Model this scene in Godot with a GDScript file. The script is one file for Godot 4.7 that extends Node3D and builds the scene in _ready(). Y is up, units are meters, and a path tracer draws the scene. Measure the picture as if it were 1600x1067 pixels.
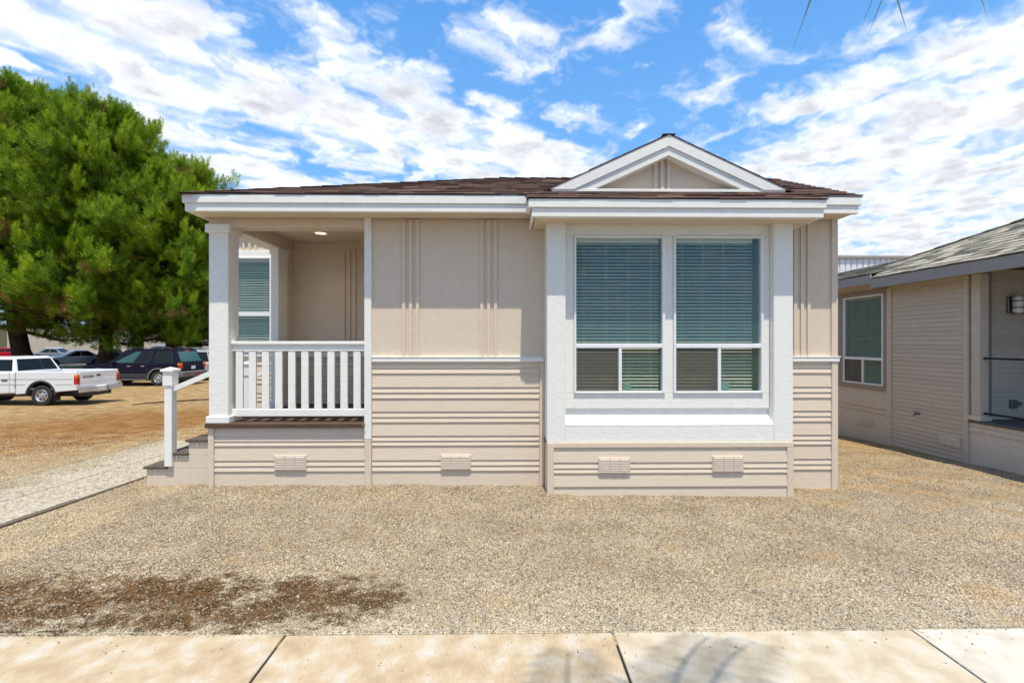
extends Node3D
# Coordinates: x to the right, y up, the street behind the viewer at +z; pt(x, h, d) takes d as metres away from the viewer.

const SUN_TOWARDS := Vector3(0.10, 3.1, 1.0)
var rng := RandomNumberGenerator.new()
var M := {}
var taken := {}

# ---------------------------------------------------------------- mesh building
class Mb extends RefCounted:
	var v := PackedVector3Array()
	var n := PackedVector3Array()
	var c := PackedColorArray()
	var uv := PackedVector2Array()
	var col := Color.WHITE
	var xf := Transform3D()

	func put(p: Vector3, nn: Vector3, t := Vector2.ZERO) -> void:
		v.append(p); n.append(nn); c.append(col); uv.append(t)

	# corners run anticlockwise seen from outside
	func tri(a: Vector3, b: Vector3, d: Vector3) -> void:
		a = xf * a; b = xf * b; d = xf * d
		var nn := (b - a).cross(d - a)
		if nn.length_squared() < 1e-16:
			return
		nn = nn.normalized()
		put(a, nn); put(d, nn); put(b, nn)

	func quad(a: Vector3, b: Vector3, d: Vector3, e: Vector3) -> void:
		tri(a, b, d); tri(a, d, e)

	func strin(a: Vector3, b: Vector3, d: Vector3, na: Vector3, nb: Vector3, nd: Vector3) -> void:
		a = xf * a; b = xf * b; d = xf * d
		na = (xf.basis * na).normalized(); nb = (xf.basis * nb).normalized(); nd = (xf.basis * nd).normalized()
		if (b - a).cross(d - a).dot(na + nb + nd) < 0.0:
			put(a, na); put(b, nb); put(d, nd)
		else:
			put(a, na); put(d, nd); put(b, nb)

	# a face turned away from the point «from»
	func face(p: Array, from: Vector3) -> void:
		var nn: Vector3 = (p[1] - p[0]).cross(p[2] - p[0])
		var mid := Vector3.ZERO
		for q in p:
			mid += q
		mid /= p.size()
		if nn.dot(mid - from) < 0.0:
			p.reverse()
		for k in range(1, p.size() - 1):
			tri(p[0], p[k], p[k + 1])

	func box(lo: Vector3, hi: Vector3, ch := 0.0) -> void:
		var a := lo.min(hi)
		var b := lo.max(hi)
		var m := (a + b) / 2.0
		var h := (b - a) / 2.0
		var k := minf(ch, minf(h.x, minf(h.y, h.z)) * 0.6)
		for ax in 3:
			var u := (ax + 1) % 3
			var w := (ax + 2) % 3
			for s in [-1.0, 1.0]:
				var p := []
				for q in [[-1, -1], [1, -1], [1, 1], [-1, 1]]:
					var r := Vector3.ZERO
					r[ax] = h[ax] * s; r[u] = (h[u] - k) * q[0]; r[w] = (h[w] - k) * q[1]
					p.append(m + r)
				face(p, m)
				if k <= 0.0:
					continue
				for s2 in [-1.0, 1.0]:
					var p2 := []
					for q in [[0, -1], [0, 1], [1, 1], [1, -1]]:
						var r := Vector3.ZERO
						r[ax] = (h[ax] - (k if q[0] == 1 else 0.0)) * s
						r[u] = (h[u] - (0.0 if q[0] == 1 else k)) * s2
						r[w] = (h[w] - k) * q[1]
						p2.append(m + r)
					face(p2, m)
		if k > 0.0:
			for sx in [-1.0, 1.0]:
				for sy in [-1.0, 1.0]:
					for sz in [-1.0, 1.0]:
						var q := Vector3(sx, sy, sz)
						var e := h - Vector3(k, k, k)
						face([m + Vector3(h.x, e.y, e.z) * q, m + Vector3(e.x, h.y, e.z) * q, m + Vector3(e.x, e.y, h.z) * q], m)

	# a straight prism: the outline (any closed polygon) swept by «by»
	func prism(p: Array, by: Vector3) -> void:
		var m := by / 2.0
		for q in p:
			m += q / p.size()
		var far := []
		for q in p:
			far.append(q + by)
		face(p.duplicate(), m)
		face(far.duplicate(), m)
		for i in p.size():
			var j := (i + 1) % p.size()
			face([p[i], p[j], far[j], far[i]], m)

	func tube(pts: Array, rad: Array, sides := 8, cap := true) -> void:
		var rings := []
		for i in pts.size():
			var t: Vector3 = (pts[mini(i + 1, pts.size() - 1)] - pts[maxi(i - 1, 0)]).normalized()
			var a := t.cross(Vector3(0.31, 0.2, 0.93) if absf(t.y) > 0.9 else Vector3.UP).normalized()
			var b := t.cross(a)
			var ring := []
			for k in sides:
				var g := TAU * k / sides
				ring.append(a * cos(g) + b * sin(g))
			rings.append(ring)
		for i in pts.size() - 1:
			for k in sides:
				var l := (k + 1) % sides
				var a0: Vector3 = rings[i][k]
				var a1: Vector3 = rings[i][l]
				var b0: Vector3 = rings[i + 1][k]
				var b1: Vector3 = rings[i + 1][l]
				var p0: Vector3 = pts[i] + a0 * rad[i]
				var p1: Vector3 = pts[i] + a1 * rad[i]
				var q0: Vector3 = pts[i + 1] + b0 * rad[i + 1]
				var q1: Vector3 = pts[i + 1] + b1 * rad[i + 1]
				strin(p0, p1, q1, a0, a1, b1); strin(p0, q1, q0, a0, b1, b0)
		if cap:
			for e in [0, pts.size() - 1]:
				var p := []
				for k in sides:
					p.append(pts[e] + rings[e][k] * rad[e])
				face(p, pts[1] if e == 0 else pts[pts.size() - 2])

	# profile of (along, radius) pairs turned about an axis
	func lathe(from: Vector3, axis: Vector3, prof: Array, sides := 20) -> void:
		var a := axis.cross(Vector3.UP if absf(axis.y) < 0.9 else Vector3.RIGHT).normalized()
		var b := axis.cross(a)
		for i in prof.size() - 1:
			var d: Vector2 = prof[i + 1] - prof[i]
			var turn := Vector2(-d.y, d.x).normalized()
			for k in sides:
				var g := TAU * k / sides
				var g2 := TAU * (k + 1) / sides
				var r0 := a * cos(g) + b * sin(g)
				var r1 := a * cos(g2) + b * sin(g2)
				var n0 := (axis * turn.x + r0 * turn.y)
				var n1 := (axis * turn.x + r1 * turn.y)
				var p0: Vector3 = from + axis * prof[i].x + r0 * prof[i].y
				var p1: Vector3 = from + axis * prof[i].x + r1 * prof[i].y
				var q0: Vector3 = from + axis * prof[i + 1].x + r0 * prof[i + 1].y
				var q1: Vector3 = from + axis * prof[i + 1].x + r1 * prof[i + 1].y
				if prof[i].y > 1e-6:
					strin(p0, p1, q1, n0, n1, n1)
				if prof[i + 1].y > 1e-6:
					strin(p0, q1, q0, n0, n1, n0)

	# a body pressed from a side outline in x and y (with wheel arches), z from z0 to z1, its rim rounded by r
	func pressed(o: PackedVector2Array, z0: float, z1: float, r := 0.04) -> void:
		if Geometry2D.is_polygon_clockwise(o):
			o.reverse()
		var s := o.size()
		var inn := []
		var mit := []
		for i in s:
			var d0 := (o[i] - o[(i + s - 1) % s]).normalized()
			var d1 := (o[(i + 1) % s] - o[i]).normalized()
			var n0 := Vector2(-d0.y, d0.x)
			var n1 := Vector2(-d1.y, d1.x)
			var mm := (n0 + n1).normalized()
			mm /= maxf(0.5, mm.dot(n0))
			mit.append(mm)
			inn.append(o[i] + mm * r)
		var flat := PackedVector2Array(inn)
		var t := Geometry2D.triangulate_polygon(flat)
		for side in [[z0, 1.0], [z1, -1.0]]:
			var z: float = side[0]
			for i in range(0, t.size(), 3):
				var q := [Vector3(flat[t[i]].x, flat[t[i]].y, z), Vector3(flat[t[i + 1]].x, flat[t[i + 1]].y, z), Vector3(flat[t[i + 2]].x, flat[t[i + 2]].y, z)]
				face(q, q[0] + Vector3(0, 0, (z1 - z0) * side[1]))
			var zi: float = z + signf(z1 - z0) * r * side[1]
			var zm: float = z + signf(z1 - z0) * r * side[1] * 0.3
			for i in s:
				var j := (i + 1) % s
				var mi: Vector2 = o[i] + mit[i] * r * 0.3
				var mj: Vector2 = o[j] + mit[j] * r * 0.3
				var mid := Vector3((inn[i].x + inn[j].x + mit[i].x * r) / 2.0, (inn[i].y + inn[j].y + mit[i].y * r) / 2.0, (z0 + z1) / 2.0)
				face([Vector3(inn[i].x, inn[i].y, z), Vector3(inn[j].x, inn[j].y, z), Vector3(mj.x, mj.y, zm), Vector3(mi.x, mi.y, zm)], mid)
				face([Vector3(mi.x, mi.y, zm), Vector3(mj.x, mj.y, zm), Vector3(o[j].x, o[j].y, zi), Vector3(o[i].x, o[i].y, zi)], mid)
		var za := z0 + signf(z1 - z0) * r
		var zb := z1 - signf(z1 - z0) * r
		for i in s:
			var j := (i + 1) % s
			var back := Vector3(mit[i].x + mit[j].x, mit[i].y + mit[j].y, 0) * 0.05
			var q := [Vector3(o[i].x, o[i].y, za), Vector3(o[j].x, o[j].y, za), Vector3(o[j].x, o[j].y, zb), Vector3(o[i].x, o[i].y, zb)]
			face(q, (q[0] + q[1] + q[2] + q[3]) / 4.0 + back)

	func mesh(m: Material) -> ArrayMesh:
		var a := []
		a.resize(Mesh.ARRAY_MAX)
		a[Mesh.ARRAY_VERTEX] = v
		a[Mesh.ARRAY_NORMAL] = n
		a[Mesh.ARRAY_COLOR] = c
		a[Mesh.ARRAY_TEX_UV] = uv
		var r := ArrayMesh.new()
		r.add_surface_from_arrays(Mesh.PRIMITIVE_TRIANGLES, a)
		r.surface_set_material(0, m)
		return r

func pt(x: float, h: float, d: float) -> Vector3:
	return Vector3(x, h, -d)

func numbered(called: String) -> String:
	if not taken.has(called):
		taken[called] = 0
		return called
	taken[called] += 1
	return "%s_%03d" % [called, taken[called]]

func node(called: String, parent: Node3D, at := Vector3.ZERO) -> Node3D:
	var o := Node3D.new()
	o.name = numbered(called) if parent == self else called
	o.position = at
	parent.add_child(o, true)
	return o

func put(called: String, mesh: Mesh, parent: Node3D, at := Transform3D()) -> MeshInstance3D:
	var o := MeshInstance3D.new()
	o.name = numbered(called) if parent == self else called
	o.mesh = mesh
	o.transform = at
	parent.add_child(o, true)
	return o

func tag(o: Node3D, label: String, category: String, group := "", kind := "") -> Node3D:
	o.set_meta("label", label)
	o.set_meta("category", category)
	if group: o.set_meta("group", group)
	if kind: o.set_meta("kind", kind)
	return o

func setting(o: Node3D, label: String, category: String, kind := "structure") -> Node3D:
	return tag(o, label, category, "", kind)

# a box between two corners given as x, height and distance
func bx(called: String, m: Material, parent: Node3D, x0: float, x1: float, h0: float, h1: float, d0: float, d1: float, ch := 0.004) -> MeshInstance3D:
	var b := Mb.new()
	b.box(pt(x0, h0, d0), pt(x1, h1, d1), ch)
	return put(called, b.mesh(m), parent)

func shape(called: String, m: Material, parent: Node3D, make: Callable) -> MeshInstance3D:
	var b := Mb.new()
	make.call(b)
	return put(called, b.mesh(m), parent)

# ---------------------------------------------------------------- materials
func lin(r: float, g: float, b: float) -> Color:
	return Color(r, g, b).linear_to_srgb()

var tex_cache := {}
func noise_tex(kind: int, freq: float, oct: int, lo: Color, hi: Color, size := 256, sd := 1, mid = null) -> NoiseTexture2D:
	var key := "%d %f %d %s %s %d %d %s" % [kind, freq, oct, lo, hi, size, sd, mid]
	if tex_cache.has(key):
		return tex_cache[key]
	var f := FastNoiseLite.new()
	f.seed = sd
	f.frequency = freq
	if kind == 0:
		f.noise_type = FastNoiseLite.TYPE_SIMPLEX_SMOOTH
	elif kind == 1:
		f.noise_type = FastNoiseLite.TYPE_CELLULAR
		f.cellular_return_type = FastNoiseLite.RETURN_CELL_VALUE
	else:
		f.noise_type = FastNoiseLite.TYPE_CELLULAR
		f.cellular_return_type = FastNoiseLite.RETURN_DISTANCE
	f.fractal_type = FastNoiseLite.FRACTAL_FBM if oct > 1 else FastNoiseLite.FRACTAL_NONE
	f.fractal_octaves = oct
	var t := NoiseTexture2D.new()
	t.width = size
	t.height = size
	t.seamless = true
	t.generate_mipmaps = false
	t.noise = f
	var g := Gradient.new()
	g.set_color(0, lo)
	g.set_color(1, hi)
	if mid != null:
		g.add_point(0.5, mid)
	t.color_ramp = g
	tex_cache[key] = t
	return t

func grey(x: float) -> Color:
	return Color(x, x, x)

func mat(c: Color, rough := 0.6, vary := 0.0, scale := Vector3.ONE, bump := 0.0, bump_freq := 0.03, spec := 0.5) -> StandardMaterial3D:
	var m := StandardMaterial3D.new()
	m.albedo_color = c
	m.roughness = rough
	m.metallic_specular = spec
	if vary > 0.0:
		m.albedo_texture = noise_tex(0, 0.012, 5, grey(1.0 - vary), grey(1.0), 512, 3)
	if bump > 0.0:
		m.heightmap_enabled = true
		m.heightmap_texture = noise_tex(0, bump_freq, 4, Color.BLACK, Color.WHITE, 256, 5)
		m.heightmap_scale = bump
	if vary > 0.0 or bump > 0.0:
		m.uv1_triplanar = true
		m.uv1_world_triplanar = true
		m.uv1_scale = scale
	return m

func make_materials() -> void:
	var beige := lin(0.685, 0.58, 0.46)
	M.beige = mat(beige, 0.7, 0.03, Vector3(1.1, 0.7, 1.1), 0.12, 0.06, 0.35)
	M.plank = mat(beige, 0.65, 0.035, Vector3(0.9, 5.0, 0.9), 0.13, 0.035, 0.35)
	M.plank_b = mat(lin(0.67, 0.565, 0.447), 0.65, 0.035, Vector3(0.8, 5.5, 0.8), 0.13, 0.035, 0.35)
	M.white = mat(lin(0.84, 0.835, 0.785), 0.55, 0.04, Vector3(1, 1, 1), 0.05, 0.08, 0.4)
	M.white_rough = mat(lin(0.835, 0.83, 0.775), 0.6, 0.05, Vector3(1.2, 5.0, 1.2), 0.14, 0.05, 0.4)
	M.vinyl = mat(lin(0.78, 0.79, 0.80), 0.35)
	M.blind = mat(lin(0.84, 0.87, 0.74), 0.5)
	M.dark = mat(lin(0.02, 0.022, 0.024), 0.6)
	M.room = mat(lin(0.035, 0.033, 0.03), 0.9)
	M.glass = mat(Color(0.34, 0.54, 0.45, 0.14), 0.03)
	M.glass_tinted = mat(Color(0.34, 0.50, 0.44, 0.30), 0.03)
	M.glass_tinted.transparency = BaseMaterial3D.TRANSPARENCY_ALPHA
	M.glass.transparency = BaseMaterial3D.TRANSPARENCY_ALPHA
	M.glass.metallic_specular = 0.5
	M.screen = mat(Color(0.42, 0.40, 0.36, 0.34), 0.8)
	M.screen.transparency = BaseMaterial3D.TRANSPARENCY_ALPHA
	M.sticker = mat(lin(0.22, 0.42, 0.33), 0.6)
	M.shingle = mat(lin(1, 1, 1), 0.95, 0.35, Vector3(9, 9, 9), 0.15, 0.12, 0.2)
	M.shingle.vertex_color_use_as_albedo = true
	M.roof = mat(lin(0.17, 0.105, 0.082), 0.95, 0.3, Vector3(6, 6, 6), 0.15, 0.12, 0.2)
	M.deck = mat(lin(0.13, 0.078, 0.052), 0.65, 0.3, Vector3(0.8, 6.0, 7.0), 0.08, 0.05, 0.35)
	M.tread = mat(lin(0.15, 0.115, 0.09), 0.7, 0.3, Vector3(5.0, 6.0, 0.8), 0.08, 0.05, 0.35)
	M.vent = mat(lin(0.62, 0.515, 0.42), 0.55)
	# the neighbour's colours
	M.taupe = mat(lin(0.57, 0.515, 0.425), 0.7, 0.06, Vector3(1, 1, 1), 0.08, 0.06, 0.3)
	M.taupe_b = mat(lin(0.55, 0.495, 0.405), 0.7, 0.07, Vector3(4, 5, 0.8), 0.08, 0.04, 0.3)
	M.taupe_pale = mat(lin(0.66, 0.61, 0.51), 0.7, 0.06, Vector3(1, 1, 1), 0.08, 0.06, 0.3)
	M.taupe_dark = mat(lin(0.32, 0.27, 0.22), 0.7, 0.06, Vector3(1, 1, 1), 0.08, 0.06, 0.3)
	M.fascia_grey = mat(lin(0.34, 0.325, 0.30), 0.65, 0.06, Vector3(1, 1, 1), 0.05, 0.06, 0.3)
	M.black_metal = mat(lin(0.02, 0.02, 0.021), 0.45)
	M.black_metal.metallic = 0.5
	M.slab = mat(lin(0.12, 0.12, 0.12), 0.8, 0.2, Vector3(2, 2, 2))
	M.lamp_glass = mat(lin(0.75, 0.75, 0.70), 0.4)
	M.lamp_metal = mat(lin(0.22, 0.21, 0.20), 0.4)
	M.lamp_metal.metallic = 0.8
	M.siding_metal = mat(lin(0.70, 0.74, 0.78), 0.5, 0.05, Vector3(0.3, 0.3, 0.3))
	M.stucco = mat(lin(0.62, 0.52, 0.40), 0.9, 0.1, Vector3(0.3, 0.3, 0.3))
	M.stucco_b = mat(lin(0.42, 0.36, 0.18), 0.9, 0.1, Vector3(0.3, 0.3, 0.3))
	# vehicles
	M.tyre = mat(lin(0.022, 0.021, 0.02), 0.85)
	M.chrome = mat(lin(0.62, 0.62, 0.63), 0.22)
	M.chrome.metallic = 0.9
	M.rim = mat(lin(0.50, 0.49, 0.48), 0.35)
	M.rim.metallic = 0.7
	M.car_glass = mat(lin(0.012, 0.018, 0.02), 0.04)
	M.car_glass.metallic_specular = 0.25
	M.car_glass_green = mat(lin(0.03, 0.10, 0.09), 0.05)
	M.car_glass_green.metallic_specular = 0.45
	M.trim = mat(lin(0.03, 0.03, 0.032), 0.6)
	M.trim_grey = mat(lin(0.13, 0.125, 0.12), 0.65)
	M.red_lens = mat(lin(0.45, 0.015, 0.012), 0.15)
	M.amber_lens = mat(lin(0.75, 0.17, 0.02), 0.15)
	M.clear_lens = mat(lin(0.6, 0.6, 0.58), 0.12)
	M.plate = mat(lin(0.65, 0.67, 0.70), 0.4)
	# plants
	M.bark = mat(lin(0.10, 0.065, 0.045), 0.95, 0.5, Vector3(1.5, 0.35, 1.5), 2.0, 0.03, 0.2)
	M.leaf = mat(lin(1, 1, 1), 0.55, 0.0, Vector3.ONE, 0.0, 0.03, 0.35)
	M.leaf.vertex_color_use_as_albedo = true
	M.leaf.backlight_enabled = true
	M.leaf.backlight = lin(0.5, 0.5, 0.22)
	M.frond = mat(lin(0.05, 0.085, 0.025), 0.5)
	M.frond.backlight_enabled = true
	M.frond.backlight = lin(0.35, 0.4, 0.15)
	M.grass = mat(lin(0.13, 0.24, 0.025), 0.9, 0.35, Vector3(0.4, 0.4, 0.4), 2.0, 0.2, 0.2)
	M.asphalt = mat(lin(0.10, 0.098, 0.092), 0.9, 0.3, Vector3(0.5, 0.5, 0.5), 0.2, 0.2, 0.3)
	M.wood_grey = mat(lin(0.16, 0.13, 0.10), 0.85)
	# concrete: worn pale patches and tan stains, then fine broom lines across the walk
	for k in 3:
		var c := StandardMaterial3D.new()
		c.albedo_color = [lin(0.57, 0.545, 0.495), lin(0.58, 0.56, 0.515), lin(0.59, 0.58, 0.545)][k]
		c.roughness = 0.85
		c.metallic_specular = 0.3
		var lo: Color = [Color(0.86, 0.78, 0.67), Color(0.87, 0.81, 0.72), Color(0.90, 0.87, 0.82)][k]
		var md: Color = [Color(0.95, 0.88, 0.77), Color(0.96, 0.92, 0.84), Color(0.97, 0.955, 0.915)][k]
		c.albedo_texture = noise_tex(0, 0.009, 5, lo, Color(1.0, 1.0, 1.0), 1024, 21 + k, md)
		c.uv1_triplanar = true
		c.uv1_world_triplanar = true
		c.uv1_scale = Vector3(0.5, 0.5, 0.5)
		c.detail_enabled = true
		c.detail_blend_mode = BaseMaterial3D.BLEND_MODE_MUL
		c.detail_albedo = noise_tex(0, 0.10, 2, grey([0.90, 0.93, 0.955][k]), grey(1.0), 512, 31)
		c.detail_uv_layer = BaseMaterial3D.DETAIL_UV_2
		c.uv2_triplanar = true
		c.uv2_world_triplanar = true
		c.uv2_scale = Vector3(2.1, 1.0, 0.3)
		c.heightmap_enabled = true
		c.heightmap_texture = noise_tex(0, 0.12, 3, Color.BLACK, Color.WHITE, 256, 33)
		c.heightmap_scale = 0.15
		M["concrete_%d" % k] = c
	var w := StandardMaterial3D.new()   # exposed aggregate
	w.albedo_color = lin(0.50, 0.46, 0.385)
	w.roughness = 0.9
	w.albedo_texture = noise_tex(1, 0.11, 1, Color(0.74, 0.71, 0.66), Color(1, 1, 1), 512, 41, Color(0.90, 0.88, 0.82))
	w.uv1_triplanar = true
	w.uv1_world_triplanar = true
	w.uv1_scale = Vector3(0.9, 0.9, 0.9)
	w.heightmap_enabled = true
	w.heightmap_texture = noise_tex(2, 0.11, 1, Color.BLACK, Color.WHITE, 512, 41)
	w.heightmap_scale = 0.3
	M.aggregate = w
	var g := StandardMaterial3D.new()   # gravelly soil; its colour comes from what lies where
	g.vertex_color_use_as_albedo = true
	g.roughness = 0.95
	g.metallic_specular = 0.2
	g.albedo_texture = noise_tex(1, 0.085, 1, Color(0.62, 0.59, 0.55), Color(1, 1, 1), 1024, 51, Color(0.88, 0.86, 0.82))
	g.uv1_triplanar = true
	g.uv1_world_triplanar = true
	g.uv1_scale = Vector3(0.75, 0.75, 0.75)
	g.detail_enabled = true
	g.detail_blend_mode = BaseMaterial3D.BLEND_MODE_MUL
	g.detail_albedo = noise_tex(0, 0.02, 5, Color(0.74, 0.70, 0.64), Color(1, 1, 1), 512, 53)
	g.detail_uv_layer = BaseMaterial3D.DETAIL_UV_2
	g.uv2_triplanar = true
	g.uv2_world_triplanar = true
	g.uv2_scale = Vector3(0.23, 0.23, 0.23)
	g.heightmap_enabled = true
	g.heightmap_texture = noise_tex(2, 0.085, 1, Color.BLACK, Color.WHITE, 1024, 51)
	g.heightmap_scale = 0.9
	M.soil = g
	var p := StandardMaterial3D.new()
	p.vertex_color_use_as_albedo = true
	p.roughness = 0.9
	p.metallic_specular = 0.25
	M.pebble = p

func paint(c: Color, rough := 0.3) -> StandardMaterial3D:
	var m := mat(c, rough)
	m.clearcoat_enabled = true
	m.clearcoat = 0.6 if c.get_luminance() > 0.3 else 0.05
	m.metallic_specular = 0.5 if c.get_luminance() > 0.3 else 0.15
	m.clearcoat_roughness = 0.08
	return m

# ---------------------------------------------------------------- sky
func sstep(a: float, b: float, x: float) -> float:
	var t := clampf((x - a) / (b - a), 0.0, 1.0)
	return t * t * (3.0 - 2.0 * t)

func make_sky() -> Sky:
	var W := 3072
	var H := 1536
	var big := FastNoiseLite.new()
	big.seed = 11; big.noise_type = FastNoiseLite.TYPE_SIMPLEX_SMOOTH; big.frequency = 1.0
	big.fractal_type = FastNoiseLite.FRACTAL_FBM; big.fractal_octaves = 3
	var fine := FastNoiseLite.new()
	fine.seed = 23; fine.noise_type = FastNoiseLite.TYPE_SIMPLEX_SMOOTH; fine.frequency = 2.5
	fine.fractal_type = FastNoiseLite.FRACTAL_FBM; fine.fractal_octaves = 6; fine.fractal_gain = 0.60
	var shade := FastNoiseLite.new()
	shade.seed = 37; shade.noise_type = FastNoiseLite.TYPE_SIMPLEX_SMOOTH; shade.frequency = 2.0
	shade.fractal_type = FastNoiseLite.FRACTAL_FBM; shade.fractal_octaves = 4
	var data := PackedFloat32Array()
	data.resize(W * H * 3)
	data.fill(0.55)
	var top := Vector3(0.07, 0.225, 0.545)
	var mid := Vector3(0.135, 0.335, 0.66)
	var low := Vector3(0.29, 0.50, 0.745)
	for j in H / 2:
		var el := PI / 2.0 - PI * (j + 0.5) / H
		var y := sin(el)
		var r := cos(el)
		var blue := low.lerp(mid, sstep(0.0, 0.24, y)).lerp(top, sstep(0.25, 0.72, y))
		var k := 1.0 / (y + 0.035)
		var haze := sstep(0.0, 0.16, y)
		for i in W:
			var az := TAU * (i + 0.5) / W   # the first column lies straight ahead
			var u := r * sin(az) * k
			var v := r * cos(az) * k
			# streets of cloud drawn out along the wind, a clearing between them
			var s := -0.66 * u + 0.75 * v
			var q := 0.92 * u + 0.40 * v
			var wob := 0.30 * big.get_noise_2d(u * 0.6 + 5.0, v * 0.6)
			s += wob
			var street := 0.52 * exp(-pow((s - 1.86) / 0.34, 2.0)) + 0.40 * exp(-pow((s - 2.80) / 0.26, 2.0)) + 0.25 * exp(-pow((s - 3.5) / 0.3, 2.0)) + 0.30 * exp(-pow((s + 0.6) / 0.5, 2.0))
			var east := sstep(1.60, 2.15, q + wob) * (sstep(0.20, 0.46, u / v) if v > 0.05 else 1.0)
			var b := maxf(street, 0.46 * east) - 0.09
			b -= 0.10 * sstep(1.75, 1.2, s) * sstep(1.9, 1.5, q)
			var w := fine.get_noise_2d(u * 0.8 + 31.0, v * 0.8) * 0.25
			var puff := fine.get_noise_2d(u * 1.15 + w * 0.8, v * 1.05 + w * 0.5)
			var dens := 0.22 * big.get_noise_2d(u * 1.6 + w, v * 1.6 + w) + 0.85 * puff + b
			var a := sstep(-0.26, 0.46, dens)
			a = maxf(a, 0.66 * sstep(-0.10, 0.42, b + 0.45 * puff))
			a *= 0.55 + 0.42 * haze
			var thick := sstep(0.2, 0.9, dens + 0.4 * shade.get_noise_2d(u, v))
			var lit := 0.75 - 0.24 * thick + 0.16 * shade.get_noise_2d(u * 2.6 + 9.0, v * 2.6)
			var o := (j * W + i) * 3
			data[o] = lerpf(blue.x, lit * 0.965, a)
			data[o + 1] = lerpf(blue.y, lit * 0.985, a)
			data[o + 2] = lerpf(blue.z, lit * 1.03, a)
	var im := Image.create_from_data(W, H, false, Image.FORMAT_RGBF, data.to_byte_array())
	var pm := PanoramaSkyMaterial.new()
	pm.panorama = ImageTexture.create_from_image(im)
	var sky := Sky.new()
	sky.sky_material = pm
	return sky

# ---------------------------------------------------------------- ground
var gn := FastNoiseLite.new()
func ground_h(x: float, d: float) -> float:
	var back := 0.0
	var K := [[5.0, 0.0], [6.7, -0.02], [9.0, -0.11], [15.0, -0.43], [24.0, -0.645], [60.0, -0.66], [1000.0, -0.8]]
	for i in K.size() - 1:
		if d >= K[i][0]:
			back = lerpf(K[i][1], K[i + 1][1], clampf((d - K[i][0]) / (K[i + 1][0] - K[i][0]), 0.0, 1.0))
	var side := 0.0
	if x > -1.0:
		side = -0.013 * (minf(x, 3.7) + 1.0)
	if x > 3.7:
		side -= 0.058 * (minf(x, 7.2) - 3.7)
	side *= sstep(2.7, 5.3, d)
	var h := back + side
	if d < 2.6:
		h = -0.009 if d > 2.47 else -0.35
	return h

func bumpy(x: float, d: float) -> float:
	return 0.012 * gn.get_noise_2d(x * 1.3, d * 1.3) + (0.016 * sstep(-0.2, -2.0, x) * sstep(3.7, 3.2, d) * gn.get_noise_2d(x * 7.0, d * 7.0) if x < -0.2 and d < 3.7 else 0.0) if d > 2.62 else 0.0

func blob(x: float, d: float, cx: float, cd: float, rx: float, rd: float) -> float:
	return clampf(1.35 - sqrt(pow((x - cx) / rx, 2.0) + pow((d - cd) / rd, 2.0)), 0.0, 1.0)

# how damp the soil is where water was spilt in front of the house, 0 to 1
func damp(x: float, d: float) -> float:
	var n := gn.get_noise_2d(x * 3.1 + 40.0, d * 5.0) * 0.60 + gn.get_noise_2d(x * 10.0, d * 14.0 + 9.0) * 0.65
	var b := maxf(blob(x, d, -1.2, 2.98, 0.50, 0.24), blob(x, d, -2.15, 3.02, 0.62, 0.27))
	b = maxf(b, blob(x, d, -0.80, 2.97, 0.30, 0.17) * 0.85)
	b = maxf(b, blob(x, d, -1.7, 2.78, 1.0, 0.20) * 0.85)
	b = maxf(b, blob(x, d, -2.9, 2.90, 1.1, 0.36) * 0.85)
	b = maxf(b, blob(x, d, -4.0, 2.98, 0.9, 0.36) * 0.78)
	return sstep(0.16, 0.98, b + n * 0.95 * sstep(0.0, 0.4, b))

func ground_tint(x: float, d: float) -> Color:
	var n := gn.get_noise_2d(x * 0.7, d * 0.9)
	var n2 := gn.get_noise_2d(x * 3.0 + 7.0, d * 3.0)
	var c := Color(0.45, 0.37, 0.265)                       # pale grey-tan gravel
	if x < -4.0 or d > 6.0:
		c = c.lerp(Color(0.56, 0.42, 0.235), clampf(maxf((d - 5.5) / 3.0, (-x - 4.0) / 2.0), 0.0, 1.0))
	c = c.lerp(Color(0.46, 0.33, 0.16), clampf(n2 * 1.3 + n * 0.8 - 0.25, 0.0, 0.55))
	# bare orange earth of the track beside the house, and where the gravel is thin by the right-hand corner
	var track := sstep(-5.9, -7.0, x + n * 0.9) * sstep(-13.0, -9.0, x + n * 2.0) * sstep(5.6, 7.4, d + n * 1.2) * sstep(16.5, 11.5, d + n * 1.5)
	c = c.lerp(Color(0.40, 0.215, 0.075), clampf(track * (0.85 + 0.5 * n2), 0.0, 1.0))
	var thin := sstep(3.0, 3.8, x) * sstep(5.0, 5.4, d) * sstep(8.5, 6.5, d) * sstep(5.8, 4.5, x)
	c = c.lerp(Color(0.50, 0.32, 0.12), clampf(thin * (0.7 + n2), 0.0, 0.85))
	var w := damp(x, d)
	var red := clampf(0.75 - gn.get_noise_2d(x * 1.9, d * 2.4) * 1.6 - (x + 2.0) * 0.25, 0.0, 1.0)
	c = c.lerp(Color(0.125, 0.080, 0.040).lerp(Color(0.215, 0.115, 0.045), red), w * 0.93)
	var soil := clampf(sstep(-1.4, -4.0, x) * sstep(3.5, 3.1, d) * (0.75 + n2), 0.0, 0.8) * (1.0 - w)
	c = c.lerp(Color(0.36, 0.23, 0.105), soil)
	return c * (1.02 + 0.1 * n) * (1.0 if w > 0.3 else 1.12)

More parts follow.
